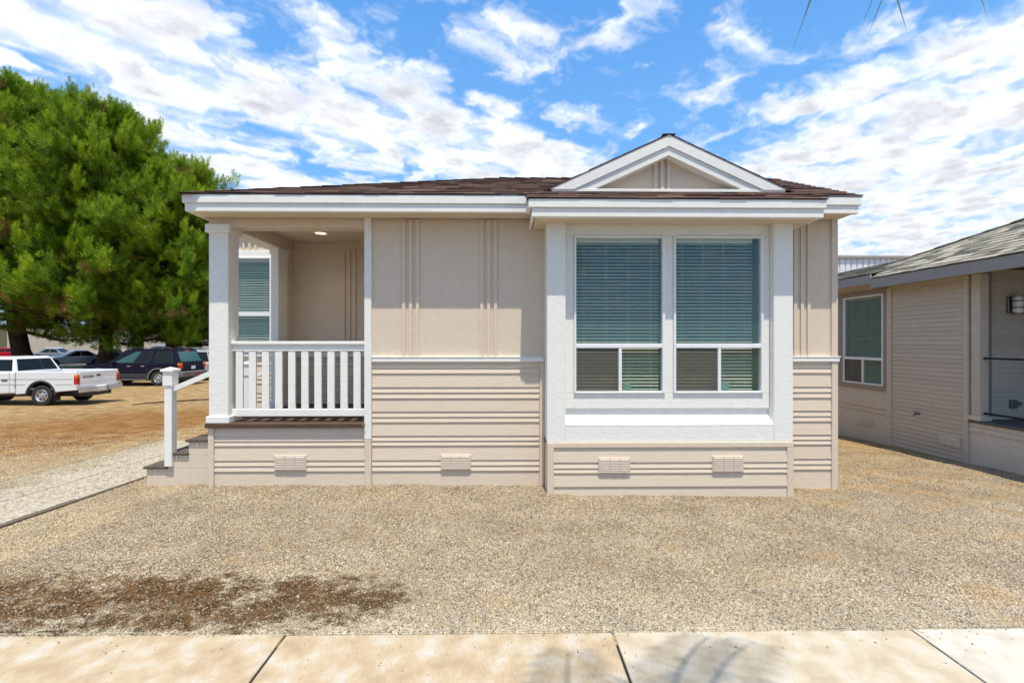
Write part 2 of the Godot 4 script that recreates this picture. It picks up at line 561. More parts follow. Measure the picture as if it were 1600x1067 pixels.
func make_ground() -> void:
	var xs := []
	var x := -900.0
	while x < 900.0:
		xs.append(x)
		var a := absf(x)
		x += 0.05 if x >= -7.0 and x < 7.0 else 0.5 if x >= -30.0 and x < 20.0 else 4.0 if a < 120.0 else 60.0
		if xs[-1] < -7.0 and x > -7.0: x = -7.0
	var ds := []
	var d := -400.0
	while d < 1500.0:
		ds.append(d)
		d += 40.0 if d < -40.0 else 4.0 if d < 2.0 else 0.05 if d < 6.0 else 0.2 if d < 18.0 else 1.5 if d < 90.0 else 60.0
		if ds[-1] < 2.0 and d > 2.0: d = 2.0
	var v := PackedVector3Array()
	var n := PackedVector3Array()
	var c := PackedColorArray()
	var idx := PackedInt32Array()
	for dd in ds:
		for xx in xs:
			v.append(pt(xx, ground_h(xx, dd) + bumpy(xx, dd), dd))
			c.append(ground_tint(xx, dd))
			n.append(Vector3(-(ground_h(xx + 0.1, dd) + bumpy(xx + 0.1, dd) - ground_h(xx - 0.1, dd) - bumpy(xx - 0.1, dd)) / 0.2, 1.0, 0.0).normalized())
	var w := xs.size()
	for j in ds.size() - 1:
		for i in w - 1:
			var o := j * w + i
			idx.append_array(PackedInt32Array([o, o + w, o + 1, o + 1, o + w, o + w + 1]))
	var a := []
	a.resize(Mesh.ARRAY_MAX)
	a[Mesh.ARRAY_VERTEX] = v
	a[Mesh.ARRAY_NORMAL] = n
	a[Mesh.ARRAY_COLOR] = c
	a[Mesh.ARRAY_INDEX] = idx
	var m := ArrayMesh.new()
	m.add_surface_from_arrays(Mesh.PRIMITIVE_TRIANGLES, a)
	m.surface_set_material(0, M.soil)
	setting(put("ground", m, self), "gravel and bare tan earth around the houses", "ground")

func make_gravel() -> void:
	var st := Mb.new()
	var t := (1.0 + sqrt(5.0)) / 2.0
	var p := [Vector3(-1, t, 0), Vector3(1, t, 0), Vector3(-1, -t, 0), Vector3(1, -t, 0), Vector3(0, -1, t), Vector3(0, 1, t), Vector3(0, -1, -t), Vector3(0, 1, -t), Vector3(t, 0, -1), Vector3(t, 0, 1), Vector3(-t, 0, -1), Vector3(-t, 0, 1)]
	for i in p.size():
		p[i] = p[i].normalized() * rng.randf_range(0.75, 1.15)
	for f in [[0, 11, 5], [0, 5, 1], [0, 1, 7], [0, 7, 10], [0, 10, 11], [1, 5, 9], [5, 11, 4], [11, 10, 2], [10, 7, 6], [7, 1, 8], [3, 9, 4], [3, 4, 2], [3, 2, 6], [3, 6, 8], [3, 8, 9], [4, 9, 5], [2, 4, 11], [6, 2, 10], [8, 6, 7], [9, 8, 1]]:
		st.face([p[f[0]], p[f[1]], p[f[2]]], Vector3.ZERO)
	var spots := []
	var N := 700000
	for i in N:
		var d := 2.588 + pow(rng.randf(), 1.6) * 7.2
		var half := 1.2 * d + 0.6
		var x := rng.randf_range(-half, half)
		if d > (4.97 if x > 0.43 and x < 3.05 else 5.28) and x > -3.98 and x < 3.73:
			continue
		if d > 6.0 and rng.randf() < sstep(6.0, 9.6, d + 0.8 * gn.get_noise_2d(x, d)):
			continue
		if x < -4.30 and x > -5.75:
			if rng.randf() > 0.05 + 0.9 * sstep(-5.0, -5.75, x + 0.3 * gn.get_noise_2d(x * 2.0, d * 2.0)):
				continue
		if x > 7.15:
			continue
		if d > 6.4 and x < -6.0 and rng.randf() < 0.5:
			continue
		var w := damp(x, d)
		if rng.randf() < w * 0.35:
			continue
		if x < -2.2 and d < 3.5 and rng.randf() < 0.5 * sstep(-2.0, -4.0, x):
			continue
		spots.append(Vector3(x, d, w))
	for i in 420:   # a few kicked onto the walk
		var q := pow(rng.randf(), 3.0)
		spots.append(Vector3(rng.randf_range(-4.5, 4.5), 2.58 - 0.32 * q, 0.0))
	var mm := MultiMesh.new()
	mm.transform_format = MultiMesh.TRANSFORM_3D
	mm.use_colors = true
	mm.mesh = st.mesh(M.pebble)
	mm.instance_count = spots.size()
	var pal := [Color(0.50, 0.425, 0.30), Color(0.36, 0.30, 0.205), Color(0.64, 0.565, 0.425), Color(0.25, 0.22, 0.165), Color(0.43, 0.345, 0.235), Color(0.55, 0.455, 0.30), Color(0.15, 0.135, 0.115), Color(0.46, 0.425, 0.35)]
	for i in spots.size():
		var s: Vector3 = spots[i]
		var r := rng.randf_range(0.0028, 0.0058) * (1.0 + 0.07 * (s.y - 2.6)) * (1.7 if rng.randf() < 0.05 else 1.0)
		var b := Basis.from_euler(Vector3(rng.randf() * TAU, rng.randf() * TAU, rng.randf() * TAU)).scaled(Vector3(r, r * 0.75, r))
		b = b * Basis.from_scale(Vector3(1.0, rng.randf_range(0.6, 1.0), rng.randf_range(0.7, 1.2)))
		mm.set_instance_transform(i, Transform3D(b, pt(s.x, maxf(ground_h(s.x, s.y), 0.0 if s.y < 2.585 else -0.004 if s.y < 2.64 else 0.018 if s.x > -5.75 and s.x < -4.33 and s.y > 2.66 and s.y < 7.6 else -9.0) + bumpy(s.x, s.y) + r * 0.25, s.y)))
		var c: Color = pal[rng.randi() % pal.size()]
		c = c * rng.randf_range(0.78, 1.02)
		if s.x < -3.5:
			c = c.lerp(Color(0.60, 0.47, 0.28), 0.35)
		c = c.lerp(Color(0.42, 0.35, 0.26), 0.12)
		var pn := gn.get_noise_2d(s.x * 0.9 + 20.0, s.y * 1.3)
		c = c * (1.0 + 0.22 * pn)
		var ochre := clampf(gn.get_noise_2d(s.x * 1.4 - 9.0, s.y * 2.0) * 1.5 - 0.62 + 0.10 * maxf(0.0, s.x - 1.5) + 0.5 * sstep(4.3, 5.2, s.y) * sstep(1.5, 3.0, s.x), 0.0, 0.38)
		c = c.lerp(Color(0.47, 0.31, 0.14), ochre)
		if s.z > 0.1:
			c = c.lerp(Color(0.125, 0.078, 0.04) * rng.randf_range(0.6, 1.3), minf(1.0, s.z * (1.15 if rng.randf() < 0.78 else 0.3)))
		mm.set_instance_color(i, c)
	var o := MultiMeshInstance3D.new()
	o.name = "gravel"
	o.multimesh = mm
	add_child(o, true)
	setting(o, "loose grey and tan gravel covering the front yard", "gravel", "stuff")

func make_paving() -> void:
	var walk := node("sidewalk", self)
	setting(walk, "pale concrete sidewalk slabs along the front edge of the gravel", "sidewalk")
	var cuts := [-10.1, -8.3, -6.52, -4.75, -2.97, -1.195, 0.585, 2.243, 4.02, 5.8, 7.57, 9.35]
	for i in cuts.size() - 1:
		var m: Material = M["concrete_%d" % (0 if cuts[i] < 0.3 else 1 if cuts[i] < 2.0 else 2)]
		bx("slab", m, walk, cuts[i] + 0.007, cuts[i + 1] - 0.007, -0.14, 0.0, 1.15, 2.585 + [0.0, 0.004, -0.003][i % 3], 0.004)
	bx("joint_bed", M.dark, walk, -10.1, 9.35, -0.2, -0.018, 1.2, 2.56, 0.0)
	setting(bx("curb", M.concrete_1, self, -40, 40, -0.35, -0.004, 0.95, 1.14, 0.02), "concrete curb between sidewalk and street", "curb")
	setting(bx("road", M.asphalt, self, -60, 60, -0.5, -0.14, -8.0, 0.94, 0.0), "asphalt street behind the sidewalk", "road")
	# exposed aggregate path that leads to the steps
	var path := node("path", self)
	setting(path, "pale exposed aggregate path leading to the porch steps", "path")
	var edge := func(d: float) -> float: return -4.345 + 0.081 * (d - 4.13)
	for r in [[2.66, 4.79], [4.805, 7.6]]:
		for q in [[-0.64, -0.004], [-1.42, -0.655]]:
			var b := Mb.new()
			var low := 0.0 if r[0] < 4.0 else -0.01
			b.prism([pt(edge.call(r[0]) + q[0], -0.1, r[0]), pt(edge.call(r[0]) + q[1], -0.1, r[0]), pt(edge.call(r[1]) + q[1], -0.1, r[1]), pt(edge.call(r[1]) + q[0], -0.1, r[1])], Vector3(0, 0.122 + low, 0))
			put("slab", b.mesh(M.aggregate), path)
	var e := Mb.new()
	e.prism([pt(edge.call(2.7), -0.1, 2.7), pt(edge.call(2.7) + 0.034, -0.1, 2.7), pt(edge.call(5.55) + 0.034, -0.1, 5.55), pt(edge.call(5.55), -0.1, 5.55)], Vector3(0, 0.115, 0))
	put("edging_board", e.mesh(M.wood_grey), path)


# ---------------------------------------------------------------- house pieces
const LINES := [1.297, 1.235, 1.08, 1.02, 0.957, 0.81, 0.75, 0.692, 0.541, 0.485, 0.433, 0.27, 0.21, 0.15, -0.12]

# one lapped board facing the street: thin at its top, proud at its bottom
func lap_board(parent: Node3D, m: Material, x0: float, x1: float, h0: float, h1: float, d: float, out := 0.0145) -> void:
	var b := Mb.new()
	b.prism([pt(x0, h1, d + 0.01), pt(x0, h1, d - 0.002), pt(x0, h0 + 0.003, d - out), pt(x0, h0, d - out + 0.003), pt(x0, h0, d + 0.01)], Vector3(x1 - x0, 0, 0))
	put("siding_board", b.mesh(m), parent)

func lap_wall(parent: Node3D, x0: float, x1: float, top: float, d: float, lines: Array, low := -9.0) -> void:
	var h := top
	for k in lines:
		if k >= top - 0.01:
			continue
		lap_board(parent, M.plank if rng.randf() < 0.6 else M.plank_b, x0, x1, maxf(k, low), h, d)
		h = k
		if k <= low:
			break

func battens(parent: Node3D, xc: float, h0: float, h1: float, d: float, pitch := 0.076) -> void:
	for k in 3:
		var x := xc + (k - 1) * pitch
		bx("batten", M.beige, parent, x - 0.019, x + 0.019, h0, h1, d - 0.019, d + 0.005, 0.003)

func vent(parent: Node3D, x0: float, x1: float, h0: float, h1: float, d: float, m: Material, face := Transform3D()) -> void:
	var o := node("foundation_vent", parent)
	o.transform = face
	bx("vent_frame", m, o, x0, x1, h0, h1, d - 0.012, d + 0.01, 0.003)
	var w := (x1 - x0 - 0.02) / 3.0
	for k in 3:
		var b := Mb.new()
		var a := x0 + 0.01 + k * w + 0.006
		var e := a + w - 0.012
		var n := 8
		for j in n:
			var h := h0 + 0.012 + (h1 - h0 - 0.024) * j / n
			var g := (h1 - h0 - 0.024) / n
			b.prism([pt(a, h, d - 0.019), pt(a, h + g * 0.35, d - 0.019), pt(a, h + g, d - 0.0125), pt(a, h + g * 0.5, d - 0.0125)], Vector3(e - a, 0, 0))
		put("louver", b.mesh(m), o)

# a window in the plane at distance d; panes: [x0, x1, h0, h1, screened]
func window(parent: Node3D, called: String, x0: float, x1: float, h0: float, h1: float, d: float, panes: Array, blind_pitch := 0.0365, face := Transform3D(), gap_right := 0.012, glass: Material = null) -> Node3D:
	var o := node(called, parent)
	o.transform = face
	var f := Mb.new()
	var cuts := []
	for p in panes:
		cuts.append(p)
	# outer frame
	var lo_x := 9e9
	var hi_x := -9e9
	var lo_h := 9e9
	var hi_h := -9e9
	for p in panes:
		lo_x = minf(lo_x, p[0]); hi_x = maxf(hi_x, p[1]); lo_h = minf(lo_h, p[2]); hi_h = maxf(hi_h, p[3])
	var dd0 := d - 0.022
	var dd1 := d + 0.05
	f.box(pt(x0, h0, dd0), pt(lo_x, h1, dd1), 0.005)
	f.box(pt(hi_x, h0, dd0), pt(x1, h1, dd1), 0.005)
	f.box(pt(lo_x + 0.0005, hi_h, dd0 + 0.001), pt(hi_x - 0.0005, h1, dd1), 0.005)
	f.box(pt(lo_x + 0.0005, h0, dd0 + 0.001), pt(hi_x - 0.0005, lo_h, dd1), 0.005)
	put("frame", f.mesh(M.vinyl), o)
	# bars between panes that share a side
	for i in panes.size():
		for j in panes.size():
			var p: Array = panes[i]
			var q: Array = panes[j]
			if i != j and p[2] > q[3] - 0.001 and p[2] - q[3] < 0.1 and q[0] <= p[0] + 0.02:
				bx("transom", M.vinyl, o, lo_x + 0.001, hi_x - 0.001, q[3], p[2], dd0 + 0.004, dd1 - 0.002, 0.004)
			if i != j and p[0] > q[1] - 0.001 and p[0] - q[1] < 0.1 and absf(p[2] - q[2]) < 0.05:
				bx("mullion", M.vinyl, o, q[1], p[0], q[2] + 0.001, q[3] - 0.001, dd0 + 0.006, dd1 - 0.003, 0.004)
	for p in panes:
		bx("pane", glass if glass else M.glass, o, p[0] + 0.001, p[1] - 0.001, p[2] + 0.001, p[3] - 0.001, d + 0.012, d + 0.016, 0.0)
		if p[4]:
			bx("insect_screen", M.screen, o, p[0] + 0.012, p[1] - 0.012, p[2] + 0.012, p[3] - 0.012, d - 0.0045, d - 0.0035, 0.0)
			var s := Mb.new()
			s.box(pt(p[0] + 0.001, p[2] + 0.001, d - 0.008), pt(p[0] + 0.014, p[3] - 0.001, d + 0.002), 0.0)
			s.box(pt(p[1] - 0.014, p[2] + 0.001, d - 0.008), pt(p[1] - 0.001, p[3] - 0.001, d + 0.002), 0.0)
			s.box(pt(p[0] + 0.0142, p[2] + 0.001, d - 0.008), pt(p[1] - 0.0142, p[2] + 0.014, d + 0.002), 0.0)
			s.box(pt(p[0] + 0.0142, p[3] - 0.014, d - 0.008), pt(p[1] - 0.0142, p[3] - 0.001, d + 0.002), 0.0)
			put("screen_frame", s.mesh(M.trim_grey), o)
	# the blind: a headrail, tilted slats, ladder cords
	var db := d + 0.095
	bx("headrail", M.blind, o, lo_x + 0.002, hi_x - gap_right, hi_h - 0.035, hi_h + 0.02, db - 0.025, db + 0.025, 0.004)
	var slat := Mb.new()
	var a := deg_to_rad(18.0)
	var hw := 0.0235
	var L := lo_x + 0.006
	var R := hi_x - gap_right
	var prof := []
	for k in 5:
		var t := -1.0 + k * 0.5
		var up := 0.004 * (1.0 - t * t)
		prof.append(Vector2(t * hw * cos(a) - up * sin(a), t * hw * sin(a) + up * cos(a)))
	for k in 4:
		var p0: Vector2 = prof[k]
		var p1: Vector2 = prof[k + 1]
		var th := 0.0016
		slat.prism([pt(L, p0.y, p0.x), pt(L, p1.y, p1.x), pt(L, p1.y - th, p1.x), pt(L, p0.y - th, p0.x)], Vector3(R - L, 0, 0))
	var sm := slat.mesh(M.blind)
	var h := hi_h - 0.05
	while h > lo_h + 0.02:
		var tw := rng.randf_range(-0.05, 0.05)
		put("blind_slat", sm, o, Transform3D(Basis(Vector3.RIGHT, tw), pt(0, h + rng.randf_range(-0.001, 0.001), db)))
		h -= blind_pitch
	bx("bottom_rail", M.blind, o, L, R, lo_h + 0.002, lo_h + 0.02, db - 0.02, db + 0.02, 0.003)
	var cords := Mb.new()
	var nc := maxi(2, int(round((R - L) / 0.24)))
	for k in nc:
		var x := L + 0.09 + (R - L - 0.18) * k / maxf(1.0, nc - 1.0)
		cords.box(pt(x - 0.0012, lo_h, db - 0.024), pt(x + 0.0012, hi_h - 0.03, db - 0.022))
	put("ladder_cord", cords.mesh(M.blind), o)
	return o

# rows of shingle tabs on a plane: o at the low left corner, «along» the eave, «up» the slope; inside(u, v) tells where
func shingle_field(parent: Node3D, o: Vector3, along: Vector3, up: Vector3, la: float, lu: float, expo: float, tab: float, inside: Callable, shades: Array, single: int, thick := 0.009) -> void:
	var nrm := along.cross(up).normalized()
	if nrm.y < 0.0:
		nrm = -nrm
	var all := Mb.new()
	var count := 0
	var row := 0
	var v := 0.0
	var kinds := []
	while v < lu:
		var u := -tab * (0.5 if row % 2 else 0.0) - rng.randf() * 0.08
		while u < la:
			var w := tab * rng.randf_range(0.55, 1.1)
			var u0 := maxf(u, 0.0)
			var u1 := minf(u + w, la)
			if u1 - u0 > 0.03 and (inside.call((u0 + u1) / 2.0, v + expo * 0.5)):
				var b := all if single <= count else Mb.new()
				b.col = shades[rng.randi() % shades.size()]
				var g := rng.randf_range(0.85, 1.15)
				b.col = Color(b.col.r * g, b.col.g * g, b.col.b * g)
				var low := o + up * (v - rng.randf_range(0.0, 0.006)) + nrm * (thick * rng.randf_range(1.1, 1.9))
				var high := o + up * minf(v + expo * 1.25, lu + 0.01) + nrm * 0.002
				var p0 := low + along * (u0 + 0.002)
				var p1 := low + along * (u1 - 0.002)
				var q1 := high + along * (u1 - 0.002)
				var q0 := high + along * (u0 + 0.002)
				var dn := -nrm * thick
				var mid := (p0 + q1) / 2.0 + dn
				b.face([p0, p1, q1, q0], mid)
				b.face([p0 + dn, p1 + dn, p1, p0], mid)
				b.face([p0 + dn, p0, q0], mid)
				b.face([p1 + dn, p1, q1], mid)
				if single > count:
					put("shingle", b.mesh(M.shingle), parent)
				count += 1
			u += w
		v += expo
		row += 1
	if all.v.size():
		var rest := put("shingles", all.mesh(M.shingle), parent)
		rest.set_meta("kind", "stuff")

func make_house() -> void:
	var H := node("house", self)
	tag(H, "single-storey beige manufactured home with white trim, corner porch and bay window", "house")
	var back := 17.0
	# ---- shell
	bx("wall", M.beige, H, -1.49, 0.55, 1.36, 3.1, 5.29, 5.42, 0.0)
	bx("wall", M.beige, H, -1.49, 0.55, -0.4, 1.36, 5.292, 5.42, 0.0)
	bx("wall", M.beige, H, 2.93, 3.735, 1.36, 3.1, 5.29, 5.42, 0.0)
	bx("wall", M.beige, H, 2.93, 3.735, -0.4, 1.36, 5.292, 5.42, 0.0)
	bx("wall", M.beige, H, 0.55, 2.93, -0.4, 0.9, 5.293, 5.42, 0.0)
	bx("wall", M.beige, H, 0.55, 2.93, 2.8, 3.1, 5.293, 5.42, 0.0)
	bx("wall", M.beige, H, 3.62, 3.733, -0.6, 3.1, 5.421, back, 0.0)
	bx("wall", M.beige, H, -3.20, -1.36, 0.6, 3.1, 6.90, 7.02, 0.0)
	bx("wall", M.beige, H, -1.491, -1.36, -0.4, 3.1, 5.421, 6.899, 0.0)
	bx("wall", M.beige, H, -3.20, -3.07, -0.3, 3.1, 7.33, back, 0.0)
	bx("wall", M.beige, H, -3.20, 3.733, -0.6, 3.1, back + 0.001, back + 0.12, 0.0)
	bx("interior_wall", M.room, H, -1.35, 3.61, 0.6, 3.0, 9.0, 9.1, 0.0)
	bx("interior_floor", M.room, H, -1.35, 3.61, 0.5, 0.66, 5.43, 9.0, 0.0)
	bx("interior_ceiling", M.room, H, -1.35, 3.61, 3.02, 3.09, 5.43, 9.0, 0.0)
	# ---- front wall: waist trim, lapped boards, battens, corner boards
	for r in [[-1.484, 0.43], [3.046, 3.75]]:
		bx("waist_trim", M.white, H, r[0], r[1], 1.362, 1.412, 5.255, 5.295, 0.006)
		bx("waist_ledge", M.white, H, r[0], r[1] + (0.008 if r[1] > 1.0 else 0.0), 1.4125, 1.424, 5.249, 5.293, 0.004)
	lap_wall(H, -1.484, 0.375, 1.36, 5.29, LINES)
	lap_wall(H, 3.046, 3.664, 1.36, 5.29, LINES, -0.2)
	battens(H, -1.057, 1.427, 2.95, 5.29)
	battens(H, -0.189, 1.427, 2.95, 5.29)
	battens(H, 3.335, 1.427, 2.95, 5.29)
	bx("corner_board", M.beige, H, 3.665, 3.737, 1.427, 2.97, 5.268, 5.36, 0.005)
	bx("corner_board", M.beige, H, 3.665, 3.737, -0.25, 1.36, 5.266, 5.36, 0.005)
	bx("corner_board", M.beige, H, 0.378, 0.432, -0.2, 1.36, 5.266, 5.30, 0.005)
	bx("post_board", M.white_rough, H, -1.565, -1.487, 0.508, 2.97, 5.255, 5.40, 0.005)
	bx("post_board", M.beige, H, -1.563, -1.488, -0.2, 0.507, 5.257, 5.40, 0.005)
	vent(H, -0.722, -0.385, 0.165, 0.332, 5.275, M.vent)
	# ---- bay
	var B := node("bay", H)
	for r in [[0.434, 0.632], [2.838, 3.045]]:
		bx("bay_column", M.white_rough, B, r[0], r[1], 0.532, 2.86, 4.97, 5.289, 0.006)
	bx("apron_board", M.white_rough, B, 0.6325, 2.8375, 0.532, 0.709, 4.971, 5.2, 0.005)
	var sl := Mb.new()
	sl.prism([pt(0.633, 0.7095, 4.968), pt(0.633, 0.7095, 5.1), pt(0.633, 0.80, 5.1), pt(0.633, 0.80, 5.066)], Vector3(2.204, 0, 0))
	put("sloped_sill", sl.mesh(M.white), B)
	bx("sill_backing", M.white, B, 0.633, 2.8375, 0.801, 0.873, 5.075, 5.12, 0.002)
	bx("panel_board", M.white_rough, B, 0.633, 2.8375, 0.874, 1.036, 5.05, 5.11, 0.004)
	bx("panel_board", M.white_rough, B, 0.633, 2.8375, 2.7175, 2.86, 5.05, 5.11, 0.004)
	bx("panel_board", M.white_rough, B, 0.633, 0.7295, 1.037, 2.7165, 5.05, 5.11, 0.004)
	bx("panel_board", M.white_rough, B, 1.7065, 1.7955, 1.037, 2.7165, 5.05, 5.11, 0.004)
	bx("panel_board", M.white_rough, B, 2.7635, 2.8375, 1.037, 2.7165, 5.05, 5.11, 0.004)
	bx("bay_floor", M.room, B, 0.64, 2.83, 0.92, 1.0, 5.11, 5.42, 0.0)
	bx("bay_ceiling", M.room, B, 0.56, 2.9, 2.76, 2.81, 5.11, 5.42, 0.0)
	for w in [[0.730, 0.753, 1.675, 1.7065, 1.207, 1.241], [1.796, 1.822, 2.738, 2.763, 2.273, 2.307]]:
		var win := window(H, "window", w[0], w[3], 1.037, 2.7165, 5.05, [[w[1], w[2], 1.566, 2.696, false], [w[1], w[4], 1.058, 1.52, true], [w[5], w[2], 1.058, 1.52, false]], 0.0365, Transform3D(), 0.012 if w[0] < 1.0 else 0.05)
		bx("sticker", M.sticker, win, w[5] + 0.025, w[5] + 0.105, 1.064, 1.15, 5.0745, 5.0755, 0.0)
	# bay skirt
	lap_wall(B, 0.505, 2.975, 0.474, 4.975, [0.318, 0.257, 0.207, 0.063, -0.15])
	bx("skirt_trim", M.beige, B, 0.436, 3.043, 0.475, 0.531, 4.955, 5.1, 0.005)
	bx("skirt_trim", M.beige, B, 0.436, 0.506, -0.2, 0.4745, 4.955, 5.288, 0.005)
	bx("skirt_trim", M.beige, B, 2.974, 3.043, -0.2, 0.4745, 4.955, 5.288, 0.005)
	bx("skirt_wall", M.beige, B, 0.506, 2.974, -0.25, 0.53, 4.978, 5.1, 0.0)
	vent(H, 0.974, 1.311, 0.205, 0.372, 4.962, M.vent)
	vent(H, 2.177, 2.510, 0.215, 0.385, 4.962, M.vent)
	# ---- eaves
	bx("soffit", M.beige, H, -3.31, 3.73, 2.955, 2.975, 5.021, 5.254, 0.0)
	for r in [[-3.36, 0.24], [3.205, 3.767]]:
		bx("fascia_board", M.white, H, r[0], r[1], 3.03, 3.117, 4.953, 5.0, 0.005)
		bx("fascia_board", M.white, H, r[0] + (0.02 if r[0] < 0 else 0.0), r[1] - (0.02 if r[0] > 0 else 0.0), 2.945, 3.0295, 4.969, 5.02, 0.005)
	bx("fascia_board", M.white, H, -3.36, -3.33, 3.03, 3.117, 5.001, 7.1, 0.005)
	bx("fascia_board", M.white, H, -3.34, -3.31, 2.945, 3.0295, 5.021, 7.1, 0.005)
	bx("soffit", M.beige, H, -3.309, -3.285, 2.955, 2.975, 5.29, 7.1, 0.0)
	bx("fascia_board", M.white, H, 3.737, 3.767, 3.03, 3.117, 5.001, back, 0.005)
	bx("bay_soffit", M.beige, H, 0.30, 3.18, 2.84, 2.858, 4.77, 5.288, 0.0)
	bx("bay_fascia", M.white, H, 0.228, 3.222, 2.925, 3.011, 4.705, 4.765, 0.005)
	bx("bay_fascia", M.white, H, 0.262, 3.205, 2.835, 2.9245, 4.722, 4.785, 0.005)
	for s in [[0.228, 0.258], [3.192, 3.222]]:
		bx("bay_fascia", M.white, H, s[0], s[1], 2.925, 3.014, 4.766, 4.984, 0.005)
	for s in [[0.262, 0.29], [3.177, 3.205]]:
		bx("bay_fascia", M.white, H, s[0], s[1], 2.835, 2.9245, 4.786, 5.287, 0.005)
	# ---- roof: a hipped front, a ridge running back, a pediment over the bay
	var p := 0.45
	var rh := 3.125 + p * (6.54 - 4.95)
	var roof := Mb.new()
	var e0 := pt(-3.375, 3.125, 4.95)
	var e1 := pt(3.78, 3.125, 4.95)
	var r0 := pt(-0.09, rh, 6.54)
	var r1 := pt(3.78, rh, 6.54)
	var rm := pt(0.19, rh, 6.54)
	var rb := pt(0.19, rh, back + 0.1)
	var cen := pt(0.2, 2.6, 9.0)
	roof.face([e0, e1, r1, r0], cen)
	roof.face([e0, r0, pt(-3.375, 3.125, back + 0.1)], cen)
	roof.face([r0, rb, pt(-3.375, 3.125, back + 0.1)], cen)
	roof.face([rm, pt(3.78, 3.125, 8.13), pt(3.78, 3.125, back + 0.1), rb], cen)
	roof.face([rm, r1, pt(3.78, 3.125, 8.13)], cen)
	roof.face([pt(-3.375, 3.125, back + 0.1), rb, pt(3.78, 3.125, back + 0.1)], cen)
	put("roof", roof.mesh(M.roof), H)
	bx("roof_deck", M.room, H, -3.32, 3.73, 3.10, 3.118, 5.01, back, 0.0)
	shape("gable_wall", M.beige, H, func(b): b.prism([pt(3.70, 3.119, 5.1), pt(3.70, rh - 0.03, 6.54), pt(3.70, 3.119, 8.05)], Vector3(0.03, 0, 0)))
	bx("drip_edge", M.trim_grey, H, -3.372, 3.778, 3.1185, 3.124, 4.951, 5.06, 0.0)
	shape("bay_roof", M.roof, H, func(b): b.prism([pt(0.215, 3.012, 4.70), pt(0.215, 3.1235, 4.948), pt(0.215, 3.1185, 5.0), pt(0.215, 3.0145, 4.766)], Vector3(3.02, 0, 0)))
	var br := [Color(0.215, 0.135, 0.105), Color(0.17, 0.105, 0.085), Color(0.26, 0.165, 0.13), Color(0.13, 0.082, 0.068), Color(0.23, 0.15, 0.125)]
	var upv := Vector3(0, p, -1).normalized()
	var slope := sqrt(1.0 + p * p)
	shingle_field(H, e0, Vector3.RIGHT, upv, 7.155, 1.59 * slope, 0.135, 0.30, func(u, v): return u > v / slope * (3.285 / 1.59) - 0.05, br, 0)
	shingle_field(H, pt(0.215, 3.0125, 4.70), Vector3.RIGHT, upv, 3.02, 0.25 * slope, 0.135, 0.30, func(u, v): return true, br, 0)
	# hip and ridge caps, each laid over the next
	for c in [[e0, r0, 16, "hip_cap"], [r0, r1, 18, "ridge_cap"]]:
		for k in c[2]:
			var a: Vector3 = c[0].lerp(c[1], float(k) / c[2]) + Vector3(0, 0.016, 0)
			var z: Vector3 = c[0].lerp(c[1], float(k + 1.15) / c[2]) + Vector3(0, 0.006, 0)
			var sd := (z - a).cross(Vector3.UP).normalized() * 0.10
			var b := Mb.new()
			b.col = br[rng.randi() % 5]
			for s in [-1.0, 1.0]:
				b.face([a, z, z + sd * s + Vector3(0, -0.03, 0), a + sd * s + Vector3(0, -0.03, 0)], a - Vector3(0, 1, 0))
			b.face([a, a + sd + Vector3(0, -0.03, 0), a + Vector3(0, -0.03, 0), a - sd + Vector3(0, -0.03, 0)], z)
			put(c[3], b.mesh(M.shingle), H)
	# ---- pediment
	var PD := node("pediment", H)
	var pc := 1.781
	var hw := 1.30
	var pb := 3.243
	var ap := 3.838
	var ps := (ap - pb) / hw
	shape("pediment_panel", M.beige, PD, func(b): b.prism([pt(pc - hw + 0.1, pb, 5.27), pt(pc + hw - 0.1, pb, 5.27), pt(pc, ap - 0.06, 5.27)], pt(0, 0, 0.1)))
	for s in [-1.0, 1.0]:
		for r in [[0.0, 0.118, 5.130, 5.30], [0.119, 0.215, 5.146, 5.29]]:
			var x1: float = pc + s * hw
			var q := [pt(pc, ap - r[0], r[2]), pt(pc, ap - r[1], r[2]), pt(pc + s * (hw - r[1] / ps), pb, r[2]), pt(pc + s * (hw - r[0] / ps), pb, r[2])]
			shape("rake_board", M.white, PD, func(b): b.prism(q, pt(0, 0, r[3] - r[2])))
	for k in 3:
		var x := 1.745 + (k - 1) * 0.074
		bx("batten", M.beige, PD, x - 0.021, x + 0.021, pb + 0.012, ap - 0.22, 5.245, 5.272, 0.003)
	bx("base_flashing", M.white, PD, pc - hw + 0.02, pc + hw - 0.02, pb - 0.022, pb + 0.010, 5.14, 5.20, 0.003)
	for s in [-1.0, 1.0]:
		var a0 := pt(pc, ap + 0.010, 5.125)
		var a1 := pt(pc, ap + 0.010, 6.75)
		var f := pt(pc + s * (hw + 0.06), ap + 0.010 - ps * (hw + 0.06), 5.125)
		var th := Vector3(0, -0.009, 0)
		shape("pediment_roof", M.roof, PD, func(b): b.prism([a0, f, pt(pc + s * (hw + 0.06), ap + 0.010 - ps * (hw + 0.06), 5.30), a1], th))
		var up2 := (a0 - f).normalized()
		var ln := (a0 - f).length()
		shingle_field(PD, f + Vector3(0, 0.002, 0), Vector3(0, 0, -1), up2, 1.62, ln, 0.135, 0.30, func(u, v): return u < 0.2 + 1.45 * v / ln, br, 0, 0.0035)
	for k in 7:
		bx("ridge_cap", M.roof, PD, pc - 0.07, pc + 0.07, ap + 0.002, ap + 0.013 - 0.001 * (k % 2), 5.118 + k * 0.22, 5.118 + k * 0.22 + 0.219, 0.004)
	make_porch(H)
	make_wing(H)

